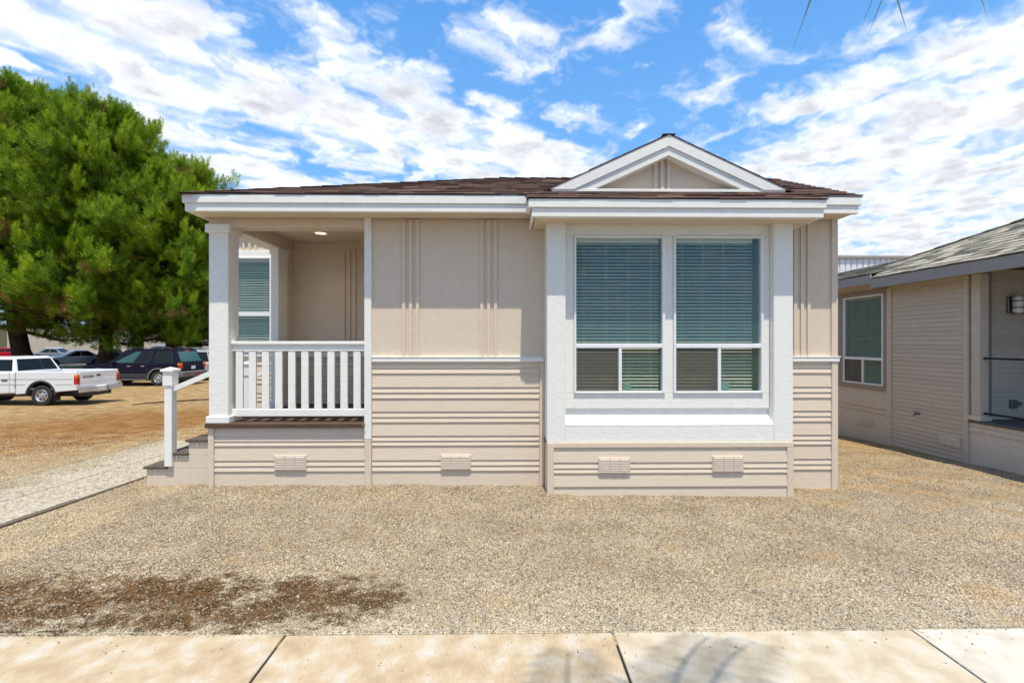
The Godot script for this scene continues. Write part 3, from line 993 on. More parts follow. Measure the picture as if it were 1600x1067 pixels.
func make_porch(H: Node3D) -> void:
	# ---- skirt under the deck
	bx("corner_board", M.beige, H, -3.285, -3.222, -0.2, 0.655, 5.262, 5.40, 0.005)
	bx("skirt_wall", M.beige, H, -3.222, -1.563, -0.3, 0.655, 5.292, 5.40, 0.0)
	lap_wall(H, -3.221, -1.564, 0.655, 5.29, LINES)
	vent(H, -2.559, -2.207, 0.165, 0.332, 5.275, M.vent)
	# ---- deck
	for k in 12:
		var d0 := 5.255 + k * 0.1385
		bx("deck_board", M.deck, H, -3.30, -1.567, 0.66, 0.688, d0, d0 + 0.1335, 0.004)
	bx("deck_frame", M.dark, H, -3.24, -1.57, 0.5, 0.656, 5.41, 6.88, 0.0)
	bx("deck_nosing", M.deck, H, -3.302, -1.565, 0.640, 0.6865, 5.232, 5.2535, 0.003)
	bx("metal_bracket", M.lamp_metal, H, -1.583, -1.548, 0.648, 0.684, 5.228, 5.2315, 0.002)
	# ---- ceiling, beams
	bx("porch_ceiling", M.beige, H, -3.28, -1.36, 3.02, 3.06, 5.30, 6.9, 0.0)
	bx("porch_beam", M.beige, H, -3.283, -1.566, 2.855, 3.015, 5.275, 5.48, 0.006)
	bx("porch_beam", M.beige, H, -3.283, -3.072, 2.875, 3.018, 5.481, 6.9, 0.004)
	bx("beam_soffit_board", M.white, H, -3.283, -3.07, 2.853, 2.8745, 5.482, 6.9, 0.003)
	# ---- column
	var C := node("porch_column", H)
	bx("shaft", M.white_rough, C, -3.279, -3.066, 0.69, 2.88, 5.27, 5.485, 0.006)
	bx("plinth", M.white, C, -3.300, -3.045, 0.689, 0.765, 5.248, 5.507, 0.006)
	bx("capital", M.white, C, -3.306, -3.040, 2.79, 2.8845, 5.243, 5.512, 0.006)
	var P := node("pilaster", H)
	bx("shaft", M.white, P, -3.17, -3.069, 0.69, 2.852, 6.43, 6.70, 0.006)
	bx("plinth", M.white, P, -3.182, -3.056, 0.689, 0.77, 6.415, 6.715, 0.005)
	bx("capital", M.white, P, -3.182, -3.056, 2.77, 2.8525, 6.415, 6.715, 0.005)
	bx("wall", M.beige, H, -3.2, -3.068, -0.3, 2.852, 6.701, 6.8985, 0.0)
	# ---- porch back wall
	for i in 3:
		bx("batten", M.beige, H, -2.365 + i * 0.078, -2.327 + i * 0.078, 1.43, 2.92, 6.88, 6.905, 0.003)
	bx("frieze_board", M.beige, H, -3.067, -1.492, 2.93, 3.02, 6.885, 6.902, 0.003)
	bx("waist_trim", M.white, H, -3.067, -1.492, 1.362, 1.42, 6.865, 6.902, 0.005)
	lap_wall(H, -3.067, -1.492, 1.36, 6.90, LINES, 0.69)
	bx("outlet_plate", M.trim, H, -1.73, -1.67, 1.02, 1.12, 6.868, 6.885, 0.003)
	# ---- railing
	var R := node("railing", H)
	bx("top_rail", M.white, R, -3.066, -1.5655, 1.555, 1.592, 5.325, 5.415, 0.005)
	bx("top_rail", M.white, R, -3.066, -1.5655, 1.482, 1.5545, 5.345, 5.383, 0.004)
	bx("bottom_rail", M.white, R, -3.066, -1.5655, 0.750, 0.832, 5.345, 5.383, 0.004)
	for k in 10:
		var x := -3.030 + k * 0.1462
		bx("baluster", M.white, R, x, x + 0.080, 0.8325, 1.4815, 5.349, 5.379, 0.004)
	# ---- lamp sunk into the porch ceiling
	var lp := node("recessed_ceiling_lamp", H)
	shape("lamp_trim", M.vinyl, lp, func(b): b.lathe(pt(-2.44, 3.02, 6.28), Vector3.DOWN, [Vector2(0.0, 0.10), Vector2(0.006, 0.098), Vector2(0.008, 0.075), Vector2(-0.03, 0.07)], 28))
	var bulb := mat(lin(0.9, 0.8, 0.6), 0.5)
	bulb.emission_enabled = true
	bulb.emission = lin(1.0, 0.80, 0.45)
	bulb.emission_energy_multiplier = 1.6
	shape("lamp_bulb", bulb, lp, func(b): b.lathe(pt(-2.44, 3.019, 6.28), Vector3.DOWN, [Vector2(0.0, 0.069), Vector2(0.004, 0.05), Vector2(0.006, 0.0)], 20))
	var l := SpotLight3D.new()
	l.name = "lamp_light"
	l.position = pt(-2.44, 3.005, 6.28)
	l.rotation_degrees = Vector3(-90, 0, 0)
	l.light_color = Color(1.0, 0.85, 0.62)
	l.light_energy = 0.25
	l.light_size = 0.06
	l.spot_angle = 60
	l.spot_range = 12
	l.spot_attenuation = 2
	l.shadow_enabled = true
	lp.add_child(l)
	# ---- steps up the left side of the porch
	var S := node("porch_steps", H)
	var z0 := 5.31
	var z1 := 6.84
	var st := [[-3.985, 0.178], [-3.755, 0.328], [-3.525, 0.475]]
	bx("riser_block", M.beige, S, -3.985, -3.286, -0.2, 0.178, z0, z1, 0.003)
	bx("riser_block", M.beige, S, -3.755, -3.286, 0.1785, 0.328, z0, z1, 0.003)
	bx("riser_block", M.beige, S, -3.525, -3.286, 0.3285, 0.475, z0, z1, 0.003)
	for k in 3:
		for j in 2:
			var x: float = st[k][0] - 0.025 + j * 0.1325
			bx("tread_board", M.tread, S, x, x + 0.128, st[k][1] + 0.001, st[k][1] + 0.028, z0 - 0.025, z1 + 0.02, 0.004)
			bx("end_block", M.plank_b, S, st[k][0] + 0.004 + j * 0.118, st[k][0] + 0.112 + j * 0.118, st[k][1] - 0.055, st[k][1], z0 - 0.007, z0 + 0.01, 0.002)
	for dz in [5.268, 6.845]:
		var near: bool = dz < 6.0
		bx("newel_post", M.white, S, -3.765, -3.683, 0.21, 1.20, dz, dz + 0.086, 0.004)
		bx("newel_collar", M.white, S, -3.777, -3.671, 1.10, 1.255, dz - 0.012, dz + 0.098, 0.004)
		var cp := Mb.new()
		cp.box(pt(-3.793, 1.256, dz - 0.027), pt(-3.655, 1.282, dz + 0.113), 0.004)
		var a := [pt(-3.785, 1.2825, dz - 0.019), pt(-3.663, 1.2825, dz - 0.019), pt(-3.663, 1.2825, dz + 0.105), pt(-3.785, 1.2825, dz + 0.105)]
		for k in 4:
			cp.face([a[k], a[(k + 1) % 4], pt(-3.724, 1.308, dz + 0.043)], pt(-3.72, 1.28, dz + 0.049))
		put("newel_cap", cp.mesh(M.white), S)
		var hr := Mb.new()
		hr.prism([pt(-3.682, 1.036, dz + 0.025), pt(-3.682, 1.094, dz + 0.025), pt(-3.20, 1.300, dz + 0.025), pt(-3.20, 1.242, dz + 0.025)], pt(0, 0, 0.045))
		put("handrail", hr.mesh(M.white), S)

func make_wing(H: Node3D) -> void:
	var W := node("rear_wing", H)
	var d := 7.2
	bx("wing_wall", M.beige, W, -4.27, -3.201, 2.86, 3.25, d, d + 0.06, 0.0)
	bx("wing_wall", M.beige, W, -4.27, -4.098, 1.36, 2.859, d, d + 0.06, 0.0)
	bx("wing_wall", M.beige, W, -3.517, -3.201, 1.36, 2.859, d, d + 0.06, 0.0)
	bx("wing_wall", M.beige, W, -4.27, -3.201, -0.4, 1.36, d + 0.002, d + 0.06, 0.0)
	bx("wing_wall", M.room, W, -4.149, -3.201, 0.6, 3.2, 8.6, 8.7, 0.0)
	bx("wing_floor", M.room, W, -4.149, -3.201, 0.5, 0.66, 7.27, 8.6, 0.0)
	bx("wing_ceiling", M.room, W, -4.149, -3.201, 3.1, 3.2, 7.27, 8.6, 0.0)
	bx("wing_wall", M.beige, W, -4.27, -4.15, -0.5, 3.25, d + 0.061, 12.0, 0.0)
	bx("wing_wall", M.beige, W, -3.2, -3.08, -0.5, 3.1, 6.9, 7.33, 0.0)
	bx("wing_roof", M.roof, W, -4.36, -3.1, 3.252, 3.31, d - 0.08, 12.1, 0.006)
	bx("wing_fascia", M.white, W, -4.34, -3.1, 3.17, 3.2515, d - 0.05, d - 0.02, 0.004)
	bx("waist_trim", M.white, W, -4.27, -3.201, 1.362, 1.42, d - 0.035, d + 0.002, 0.005)
	lap_wall(W, -4.2, -3.201, 1.36, d, LINES)
	bx("corner_board", M.beige, W, -4.275, -4.201, -0.3, 1.36, d - 0.024, d + 0.02, 0.004)
	battens(W, -3.86, 2.96, 3.165, d, 0.09)
	bx("window_casing", M.white, W, -4.16, -3.44, 2.862, 2.955, d - 0.03, d + 0.01, 0.004)
	bx("window_casing", M.white, W, -4.16, -4.10, 1.421, 2.861, d - 0.025, d + 0.01, 0.004)
	bx("window_casing", M.white, W, -3.515, -3.45, 1.421, 2.861, d - 0.025, d + 0.01, 0.004)
	window(H, "window", -4.098, -3.517, 1.43, 2.86, d - 0.03, [[-4.07, -3.545, 2.03, 2.832, false], [-4.07, -3.545, 1.46, 1.97, false]], 0.0365)

# ---------------------------------------------------------------- neighbour's house
func make_neighbour() -> void:
	var N := node("neighbour_house", self)
	tag(N, "taupe neighbouring house with grey shingle roof and narrow lapped siding", "house")
	var X := 7.2
	var face := Transform3D(Basis(Vector3.UP, -PI / 2), Vector3(X, 0, 0))
	# shell
	bx("wall", M.taupe, N, X, X + 0.12, -0.6, 2.62, 7.33, 8.80, 0.0)
	bx("wall", M.taupe, N, X, X + 0.12, -0.8, 0.70, 8.80, 19.0, 0.0)
	bx("wall", M.taupe, N, X, X + 0.12, 2.53, 2.75, 8.80, 19.0, 0.0)
	bx("wall", M.taupe, N, X, X + 0.12, 0.70, 2.53, 10.0, 19.0, 0.0)
	bx("wall", M.taupe, N, X, X + 0.12, 0.70, 2.53, 8.80, 8.9, 0.0)
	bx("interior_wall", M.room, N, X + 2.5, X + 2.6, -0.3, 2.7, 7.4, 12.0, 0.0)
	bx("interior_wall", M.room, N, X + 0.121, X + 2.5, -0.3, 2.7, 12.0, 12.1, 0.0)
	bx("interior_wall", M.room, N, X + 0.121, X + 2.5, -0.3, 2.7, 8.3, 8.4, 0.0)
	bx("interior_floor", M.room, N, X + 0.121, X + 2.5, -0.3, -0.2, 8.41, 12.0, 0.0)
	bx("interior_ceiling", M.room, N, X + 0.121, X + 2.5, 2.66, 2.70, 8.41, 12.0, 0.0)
	# narrow lapped siding, each board its own
	var h := 2.58
	while h > -0.5:
		var b := Mb.new()
		b.prism([Vector3(X + 0.01, h, -7.33), Vector3(X - 0.001, h, -7.33), Vector3(X - 0.014, h - 0.072, -7.33), Vector3(X - 0.012, h - 0.0745, -7.33), Vector3(X + 0.01, h - 0.0745, -7.33)], Vector3(0, 0, -1.385))
		put("siding_board", b.mesh(M.taupe_b if rng.randf() < 0.5 else M.taupe), N)
		h -= 0.0745
	bx("corner_board", M.taupe, N, X - 0.03, X + 0.1, -0.6, 2.62, 7.252, 7.329, 0.005)
	bx("corner_board", M.taupe, N, X - 0.03, X + 0.02, -0.6, 2.70, 8.716, 8.815, 0.005)
	# window with dark casing
	bx("window_casing", M.taupe_dark, N, X - 0.02, X + 0.01, 2.505, 2.60, 8.82, 10.13, 0.004)
	bx("window_casing", M.taupe_dark, N, X - 0.02, X + 0.01, 0.64, 0.735, 8.82, 10.13, 0.004)
	bx("window_casing", M.taupe_dark, N, X - 0.0195, X + 0.01, 0.7355, 2.5045, 8.82, 8.915, 0.004)
	bx("window_casing", M.taupe_dark, N, X - 0.0195, X + 0.01, 0.7355, 2.5045, 9.98, 10.13, 0.004)
	window(N, "window", -9.979, -8.916, 0.736, 2.504, 0.0, [[-9.945, -8.95, 1.275, 2.475, false], [-9.945, -9.462, 0.765, 1.222, true], [-9.43, -8.95, 0.765, 1.222, false]], 0.04, face, 0.012, M.glass_tinted)
	for y in [0.19, 0.285]:
		bx("panel_joint", M.taupe_dark, N, X - 0.004, X + 0.01, y - 0.004, y + 0.004, 8.817, 12.0, 0.0)
	vent(N, -9.558, -9.188, -0.085, 0.07, 0.0, M.taupe, face)
	vent(N, -7.741, -7.388, -0.10, 0.045, -0.012, M.taupe_pale, face)
	shape("hose_tap", M.lamp_metal, N, func(b):
		b.tube([Vector3(X, 0.33, -8.14), Vector3(X - 0.09, 0.33, -8.14)], [0.016, 0.016], 8)
		b.tube([Vector3(X - 0.08, 0.33, -8.14), Vector3(X - 0.10, 0.29, -8.14)], [0.014, 0.013], 8)
		b.tube([Vector3(X - 0.06, 0.345, -8.14), Vector3(X - 0.06, 0.37, -8.14)], [0.008, 0.008], 6)
		b.box(Vector3(X - 0.075, 0.368, -8.18), Vector3(X - 0.045, 0.378, -8.10), 0.003))
	# porch at the near corner
	bx("porch_column", M.taupe, N, X - 0.005, X + 0.135, 0.40, 2.62, 7.085, 7.225, 0.006)
	bx("column_base", M.taupe_pale, N, X - 0.03, X + 0.16, 0.385, 0.455, 7.06, 7.248, 0.005)
	bx("porch_side_wall", M.taupe, N, X + 0.14, 9.6, -0.3, 2.75, 7.262, 7.33, 0.0)
	bx("corner_board", M.taupe_dark, N, X + 0.137, X + 0.335, 0.385, 2.75, 7.228, 7.261, 0.004)
	bx("porch_deck", M.slab, N, X - 0.03, 9.59, 0.345, 0.384, 3.4, 7.25, 0.006)
	bx("skirt_panel", M.taupe_pale, N, X + 0.005, X + 0.06, -0.6, 0.20, 3.4, 7.25, 0.0)
	bx("skirt_panel", M.taupe_pale, N, X - 0.008, X + 0.06, 0.204, 0.275, 3.4, 7.25, 0.004)
	bx("skirt_panel", M.taupe_pale, N, X - 0.003, X + 0.06, 0.279, 0.344, 3.4, 7.25, 0.004)
	bx("wall", M.taupe, N, 9.6, 9.72, -0.3, 2.75, 3.4, 8.3, 0.0)
	h = 2.74
	while h > 0.40:
		var b := Mb.new()
		b.prism([pt(X + 0.336, h, 7.263), pt(X + 0.336, h, 7.258), pt(X + 0.336, h - 0.072, 7.248), pt(X + 0.336, h - 0.0745, 7.25), pt(X + 0.336, h - 0.0745, 7.263)], Vector3(2.05, 0, 0))
		put("siding_board", b.mesh(M.taupe_b if rng.randf() < 0.5 else M.taupe), N)
		h -= 0.0745
	bx("porch_ceiling", M.taupe, N, 6.9, 9.6, 2.751, 2.78, 3.4, 7.3, 0.0)
	var rl := node("railing", N)
	for y in [1.335, 0.50]:
		bx("rail_bar", M.black_metal, rl, X + 0.045, X + 0.085, y - 0.014, y + 0.014, 3.5, 7.084, 0.004)
	for k in 3:
		bx("rail_post", M.black_metal, rl, X + 0.045, X + 0.085, 0.385, 1.32, 5.6 - k * 1.0, 5.64 - k * 1.0, 0.003)
	var wl := node("wall_lamp", N)
	bx("lamp_backplate", M.lamp_metal, wl, 7.775, 7.93, 2.03, 2.29, 7.215, 7.247, 0.006)
	shape("lamp_glass", M.lamp_glass, wl, func(b): b.lathe(Vector3(7.855, 2.02, -7.15), Vector3.UP, [Vector2(0, 0), Vector2(0, 0.062), Vector2(0.26, 0.062), Vector2(0.26, 0)], 20))
	for y in [2.01, 2.10, 2.20, 2.27]:
		shape("lamp_band", M.lamp_metal, wl, func(b): b.lathe(Vector3(7.855, y, -7.15), Vector3.UP, [Vector2(0, 0.05), Vector2(0, 0.068), Vector2(0.02, 0.068), Vector2(0.02, 0.05)], 20))
	var ob := node("outlet_box", N)
	bx("box_body", M.lamp_metal, ob, 7.82, 7.91, 0.56, 0.69, 7.20, 7.247, 0.005)
	bx("box_cover", M.trim_grey, ob, 7.835, 7.875, 0.575, 0.675, 7.18, 7.1995, 0.003)
	bx("box_cover", M.trim_grey, ob, 7.885, 7.935, 0.60, 0.66, 7.17, 7.1995, 0.003)
	# eaves
	bx("fascia_board", M.fascia_grey, N, 6.85, 6.88, 2.585, 2.765, 3.4, 8.80, 0.004)
	bx("fascia_return", M.fascia_grey, N, 6.881, 7.19, 2.585, 2.765, 8.77, 8.80, 0.004)
	bx("soffit", M.taupe, N, 6.881, X - 0.001, 2.625, 2.64, 3.4, 8.769, 0.0)
	bx("fascia_board", M.fascia_grey, N, 6.85, 6.88, 2.675, 2.845, 8.801, 19.5, 0.004)
	bx("soffit", M.taupe, N, 6.881, X - 0.001, 2.70, 2.715, 8.801, 19.5, 0.0)
	# roofs
	var cen := Vector3(9.5, 1.5, -9.0)
	var q := 0.25
	var main := Mb.new()
	main.face([Vector3(6.843, 2.851, -8.86), Vector3(6.843, 2.851, -19.6), Vector3(9.95, 2.855 + q * 3.12, -19.6), Vector3(9.95, 2.855 + q * 3.12, -6.0), Vector3(7.6, 2.851 + q * 0.757, -9.02)], cen)
	main.face([Vector3(13.1, 2.855, -6.0), Vector3(13.1, 2.855, -19.6), Vector3(9.95, 2.855 + q * 3.12, -19.6), Vector3(9.95, 2.855 + q * 3.12, -6.0)], cen)
	main.face([Vector3(6.86, 2.84, -8.82), Vector3(6.86, 2.84, -19.6), Vector3(13.1, 2.84, -19.6), Vector3(13.1, 2.84, -8.82)], Vector3(9.9, 9, -9))
	put("rear_roof", main.mesh(M.roof_grey), N)
	var p := 0.5
	var e := Vector3(6.843, 2.770, -8.80)
	var v0 := Vector3(7.52, 3.12, -9.05)
	var top := Vector3(9.95, 2.775 + p * 3.12, -5.25)
	var fr := Mb.new()
	fr.face([Vector3(6.843, 2.770, -3.3), e, v0, top, Vector3(9.95, 2.775 + p * 3.12, -3.3)], cen)
	fr.face([v0, top, Vector3(13.1, 2.775, -9.0)], cen)
	fr.face([top, Vector3(9.95, 2.775 + p * 3.12, -3.3), Vector3(13.1, 2.775, -3.3), Vector3(13.1, 2.775, -9.0)], cen)
	put("front_roof", fr.mesh(M.roof_grey), N)
	bx("roof_deck", M.room, N, 6.9, 13.0, 2.70, 2.76, 3.4, 8.76, 0.0)
	for w in [[13.0, 13.1, 3.4, 19.0], [7.33, 13.0, 18.9, 19.0], [9.72, 13.0, 3.4, 3.5]]:
		bx("wall", M.taupe, N, w[0], w[1], -0.8, 2.76, w[2], w[3], 0.0)
	var gr := [Color(0.50, 0.47, 0.38), Color(0.34, 0.32, 0.255), Color(0.62, 0.585, 0.48), Color(0.21, 0.20, 0.17), Color(0.46, 0.43, 0.345)]
	var up := Vector3(1, p, 0).normalized()
	var sl := sqrt(1.0 + p * p)
	var run := 5.7
	# from the far end of the eave towards the viewer
	shingle_field(N, Vector3(6.838, 2.772, -9.05), Vector3(0, 0, 1), up, run, 2.9 * sl, 0.135, 0.28, func(u, v):
		var s: float = v / sl
		var far := 8.80 + 0.36 * s if s < 0.69 else 9.05 - 1.565 * (s - 0.69)
		return 9.05 - u < far + 0.03, gr, 290, 0.010)
	shingle_field(N, Vector3(6.838, 2.853, -19.5), Vector3(0, 0, 1), Vector3(1, q, 0).normalized(), 10.7, 3.1 * sqrt(1.0 + q * q), 0.16, 0.33, func(u, v): return 19.5 - u > 8.85 + maxf(0.0, 0.7 - v) * 0.0, gr, 0, 0.010)
	for k in 14:
		var a := v0.lerp(top, k / 14.0) + Vector3(0, 0.024, 0)
		var z := v0.lerp(top, (k + 1.12) / 14.0) + Vector3(0, 0.010, 0)
		var b := Mb.new()
		var c: Color = gr[rng.randi() % 5]
		b.col = Color(c.r * 0.8, c.g * 0.8, c.b * 0.85)
		var sx := Vector3(-0.11, -0.045, 0.02)
		var sz := Vector3(0.06, -0.02, -0.10)
		b.face([a, z, z + sx, a + sx], a - Vector3(0, 1, 0))
		b.face([a, z, z + sz, a + sz], a - Vector3(0, 1, 0))
		b.face([a, a + sx, a + Vector3(0, -0.04, 0)], z)
		b.face([a, a + sz, a + Vector3(0, -0.04, 0)], z)
		put("hip_cap", b.mesh(M.shingle), N)
	# metal sided building further back
	var S := node("metal_building", self)
	tag(S, "tall pale blue-grey corrugated metal building far behind the taupe house", "building")
	var mb := Mb.new()
	var x := 12.0
	while x < 34.0:
		mb.prism([pt(x, -1, 25.4), pt(x + 0.04, -1, 25.36), pt(x + 0.26, -1, 25.36), pt(x + 0.30, -1, 25.4)], Vector3(0, 7.08, 0))
		x += 0.32
	mb.box(pt(12, -1, 25.41), pt(34, 6.08, 40))
	put("wall", mb.mesh(M.siding_metal), S)
	bx("parapet_cap", M.fascia_grey, S, 11.9, 34.1, 6.08, 6.22, 25.25, 40.1, 0.01)

# ---------------------------------------------------------------- vehicles
# local axes: the car faces -x, its near side is z = 0, its far side z = -width, the ground y = 0
func wheel(parent: Node3D, x: float, z: float, r: float, w: float, rim_r: float, out: float, m: Material, fancy := true) -> void:
	var o := node("wheel", parent)
	shape("tyre", M.tyre, o, func(b): b.lathe(Vector3(x, r, z), Vector3(0, 0, out), [Vector2(-w, rim_r), Vector2(-w, r * 0.93), Vector2(-w * 0.85, r), Vector2(-w * 0.15, r), Vector2(0.0, r * 0.93), Vector2(0.004, rim_r + 0.02), Vector2(-0.015, rim_r)], 28))
	shape("rim", m, o, func(b):
		b.lathe(Vector3(x, r, z), Vector3(0, 0, out), [Vector2(-0.012, rim_r + 0.002), Vector2(0.002, rim_r - 0.015), Vector2(-0.03, rim_r - 0.03), Vector2(-0.05, rim_r * 0.62), Vector2(-0.02, rim_r * 0.36), Vector2(0.012, rim_r * 0.30), Vector2(0.018, 0.0)], 24))
	if fancy:
		var bl := Mb.new()
		for k in 6:
			var g := TAU * k / 6.0
			var c := Vector3(x + cos(g) * rim_r * 0.68, r + sin(g) * rim_r * 0.68, z)
			bl.lathe(c, Vector3(0, 0, out), [Vector2(-0.046, rim_r * 0.14), Vector2(-0.032, rim_r * 0.13), Vector2(-0.031, 0.0)], 10)
		put("rim_openings", bl.mesh(M.trim), o)

# a slab of glass or trim laid on the flat face a, b, c, d (anticlockwise from outside), between the given fractions
func lay(parent: Node3D, called: String, m: Material, f: Array, s0: float, s1: float, t0: float, t1: float, proud := 0.006, slant := 0.0) -> MeshInstance3D:
	var P := func(s: float, t: float) -> Vector3:
		return (f[0] as Vector3).lerp(f[1], s).lerp((f[3] as Vector3).lerp(f[2], s), t)
	var nn: Vector3 = (f[1] - f[0]).cross(f[3] - f[0]).normalized()
	var b := Mb.new()
	var q := [P.call(s0, t0), P.call(s1, t0), P.call(s1 - (slant if slant < 0.0 else 0.0), t1), P.call(s0 + (slant if slant > 0.0 else 0.0), t1)]
	for k in 4:
		q[k] = q[k] - nn * 0.02
	b.prism(q, nn * (0.02 + proud))
	return put(called, b.mesh(m), parent)

func arch(o: PackedVector2Array, x: float, y: float, r: float, low: float, n := 10) -> void:
	# adds a wheel arch, running from +x to -x along the sill at height low
	var a0 := asin(clampf((low - y) / r, -1.0, 1.0))
	for k in n + 1:
		var g := lerpf(a0, PI - a0, float(k) / n)
		o.append(Vector2(x + cos(g) * r, y + sin(g) * r))

func make_pickup() -> void:
	var T := node("pickup_truck", self, pt(-13.47, -0.445, 15.05))
	tag(T, "white compact pickup truck parked on the gravel, seen from its tail", "pickup truck")
	var body := paint(lin(0.74, 0.75, 0.76))
	var w := 1.6
	# bed sides
	for side in [0, 1]:
		var o := PackedVector2Array()
		o.append_array(PackedVector2Array([Vector2(-1.90, 1.085), Vector2(-1.90, 0.36)]))
		var tmp := PackedVector2Array()
		arch(tmp, -1.12, 0.34, 0.43, 0.40)
		o = PackedVector2Array([Vector2(0.0, 0.50), Vector2(0.0, 1.085), Vector2(-1.90, 1.085), Vector2(-1.90, 0.37)])
		tmp.reverse()
		o.append_array(tmp)
		o.append(Vector2(-0.62, 0.45))
		var b := Mb.new()
		var z := 0.0 if side == 0 else -w + 0.07
		b.pressed(o, z, z - 0.07, 0.022)
		put("bed_side", b.mesh(body), T)
		var fl := Mb.new()
		var prev := []
		for k in 13:
			var g := lerpf(0.02, PI - 0.02, k / 12.0)
			var zz := 0.012 if side == 0 else -w - 0.012
			prev.append([Vector3(-1.12 + cos(g) * 0.425, 0.34 + sin(g) * 0.425, zz), Vector3(-1.12 + cos(g) * 0.475, 0.34 + sin(g) * 0.475, zz)])
		for k in 12:
			var q0 = prev[k]
			var q1 = prev[k + 1]
			fl.prism([q0[0], q0[1], q1[1], q1[0]], Vector3(0, 0, -0.05 if side == 0 else 0.05))
		put("arch_flare", fl.mesh(M.trim), T)
		var zs := 0.004 if side == 0 else -w - 0.004
		for r in [[0.84, 0.852, -4.2, -0.13], [0.672, 0.684, -4.2, -1.60], [0.672, 0.684, -0.66, -0.13]]:
			var m := Mb.new()
			m.box(Vector3(r[2], r[0], zs), Vector3(r[3], r[1], zs - 0.02 * (1 if side == 0 else -1)), 0.002)
			put("side_moulding", m.mesh(M.trim_grey), T)
	shape("bed_floor", body, T, func(b): b.box(Vector3(-1.9, 0.52, -w + 0.071), Vector3(-0.05, 0.56, -0.071)))
	shape("bed_front", body, T, func(b): b.box(Vector3(-1.90, 0.5, -w + 0.071), Vector3(-1.85, 1.08, -0.071), 0.01))
	shape("wheel_well", M.trim, T, func(b): b.box(Vector3(-1.6, 0.35, -w + 0.08), Vector3(-0.65, 0.53, -0.32)))
	for side in [0, 1]:
		var li := Mb.new()
		var za := -0.072 if side == 0 else -w + 0.072
		var zd := -0.26 if side == 0 else 0.26
		for k in 12:
			var g0 := lerpf(-0.05, PI + 0.05, k / 12.0)
			var g1 := lerpf(-0.05, PI + 0.05, (k + 1) / 12.0)
			var q := []
			for e in [[g0, 0.432], [g0, 0.452], [g1, 0.452], [g1, 0.432]]:
				q.append(Vector3(-1.12 + cos(e[0]) * e[1], 0.34 + sin(e[0]) * e[1], za))
			li.prism(q, Vector3(0, 0, zd))
		li.box(Vector3(-1.57, 0.33, za + zd), Vector3(-0.67, 0.79, za + zd * 1.05))
		put("arch_liner", li.mesh(M.tyre), T)
	# tailgate
	var tg := node("tailgate", T)
	shape("gate_panel", body, tg, func(b): b.box(Vector3(-0.055, 0.60, -w + 0.09), Vector3(0.012, 1.075, -0.09), 0.012))
	for y in [[0.60, 0.655], [0.71, 0.83]]:
		shape("pressed_band", body, tg, func(b): b.box(Vector3(0.0, y[0] + 0.01, -w + 0.14), Vector3(0.020, y[1], -0.14), 0.007))
	shape("gate_handle", M.trim, tg, func(b): b.box(Vector3(0.0, 0.905, -0.86), Vector3(0.022, 0.965, -0.70), 0.006))
	var tm := TextMesh.new()
	var f := SystemFont.new()
	f.font_names = PackedStringArray(["Droid Sans"])
	f.font_weight = 700
	tm.font = f
	tm.text = "NISSAN"
	tm.font_size = 16
	tm.pixel_size = 0.0068
	tm.depth = 0.004
	tm.material = M.trim_grey
	put("lettering", tm, tg, Transform3D(Basis(Vector3.UP, PI / 2).scaled(Vector3(1, 1, 1)), Vector3(0.015, 0.905, -0.40)))
	# lamps, bumper
	for z in [[-0.085, 0.004], [-w - 0.004, -w + 0.085]]:
		var o := node("tail_lamp", T)
		shape("red_lens", M.red_lens, o, func(b): b.box(Vector3(-0.10, 0.68, z[0]), Vector3(0.022, 0.90, z[1]), 0.008))
		shape("amber_lens", M.amber_lens, o, func(b): b.box(Vector3(-0.10, 0.901, z[0]), Vector3(0.022, 0.99, z[1]), 0.008))
		shape("clear_lens", M.clear_lens, o, func(b): b.box(Vector3(-0.10, 0.62, z[0]), Vector3(0.022, 0.679, z[1]), 0.008))
	var bp := node("rear_bumper", T)
	for z in [[-0.55, -0.02], [-w + 0.02, -w + 0.55]]:
		for k in 3:
			shape("bumper_bar", M.chrome, bp, func(b): b.box(Vector3(0.02, 0.425 + k * 0.058, z[0]), Vector3(0.16, 0.481 + k * 0.058, z[1]), 0.012))
	shape("bumper_step", M.chrome, bp, func(b): b.box(Vector3(0.02, 0.40, -w + 0.551), Vector3(0.10, 0.57, -0.551), 0.01))
	shape("licence_plate", M.plate, bp, func(b): b.box(Vector3(0.10, 0.425, -0.95), Vector3(0.106, 0.55, -0.65), 0.002))
	shape("plate_screws", M.trim, bp, func(b):
		for z in [-0.92, -0.68]:
			b.box(Vector3(0.105, 0.535, z - 0.008), Vector3(0.109, 0.545, z + 0.008)))
	# cab
	var cab := PackedVector2Array([Vector2(-1.925, 0.40), Vector2(-1.925, 1.085), Vector2(-3.35, 1.075), Vector2(-4.35, 0.98), Vector2(-4.45, 0.85), Vector2(-4.45, 0.45)])
	var fa := PackedVector2Array()
	arch(fa, -3.78, 0.34, 0.42, 0.40)
	fa.reverse()
	var fa2 := []
	for q in fa:
		fa2.append(q)
	fa2.reverse()
	cab.append(Vector2(-4.30, 0.38))
	for q in fa2.duplicate():
		pass
	fa2.reverse()
	for q in fa2:
		cab.append(q)
	cab.append(Vector2(-3.30, 0.34))
	var cb := Mb.new()
	cb.pressed(cab, 0.0, -w, 0.05)
	put("cab_body", cb.mesh(body), T)
	var B0 := Vector3(-1.95, 1.08, -0.05)
	var B1 := Vector3(-1.95, 1.08, -w + 0.05)
	var F0 := Vector3(-3.45, 1.07, -0.05)
	var F1 := Vector3(-3.45, 1.07, -w + 0.05)
	var b0 := Vector3(-2.13, 1.50, -0.20)
	var b1 := Vector3(-2.13, 1.50, -w + 0.20)
	var f0 := Vector3(-2.95, 1.51, -0.20)
	var f1 := Vector3(-2.95, 1.51, -w + 0.20)
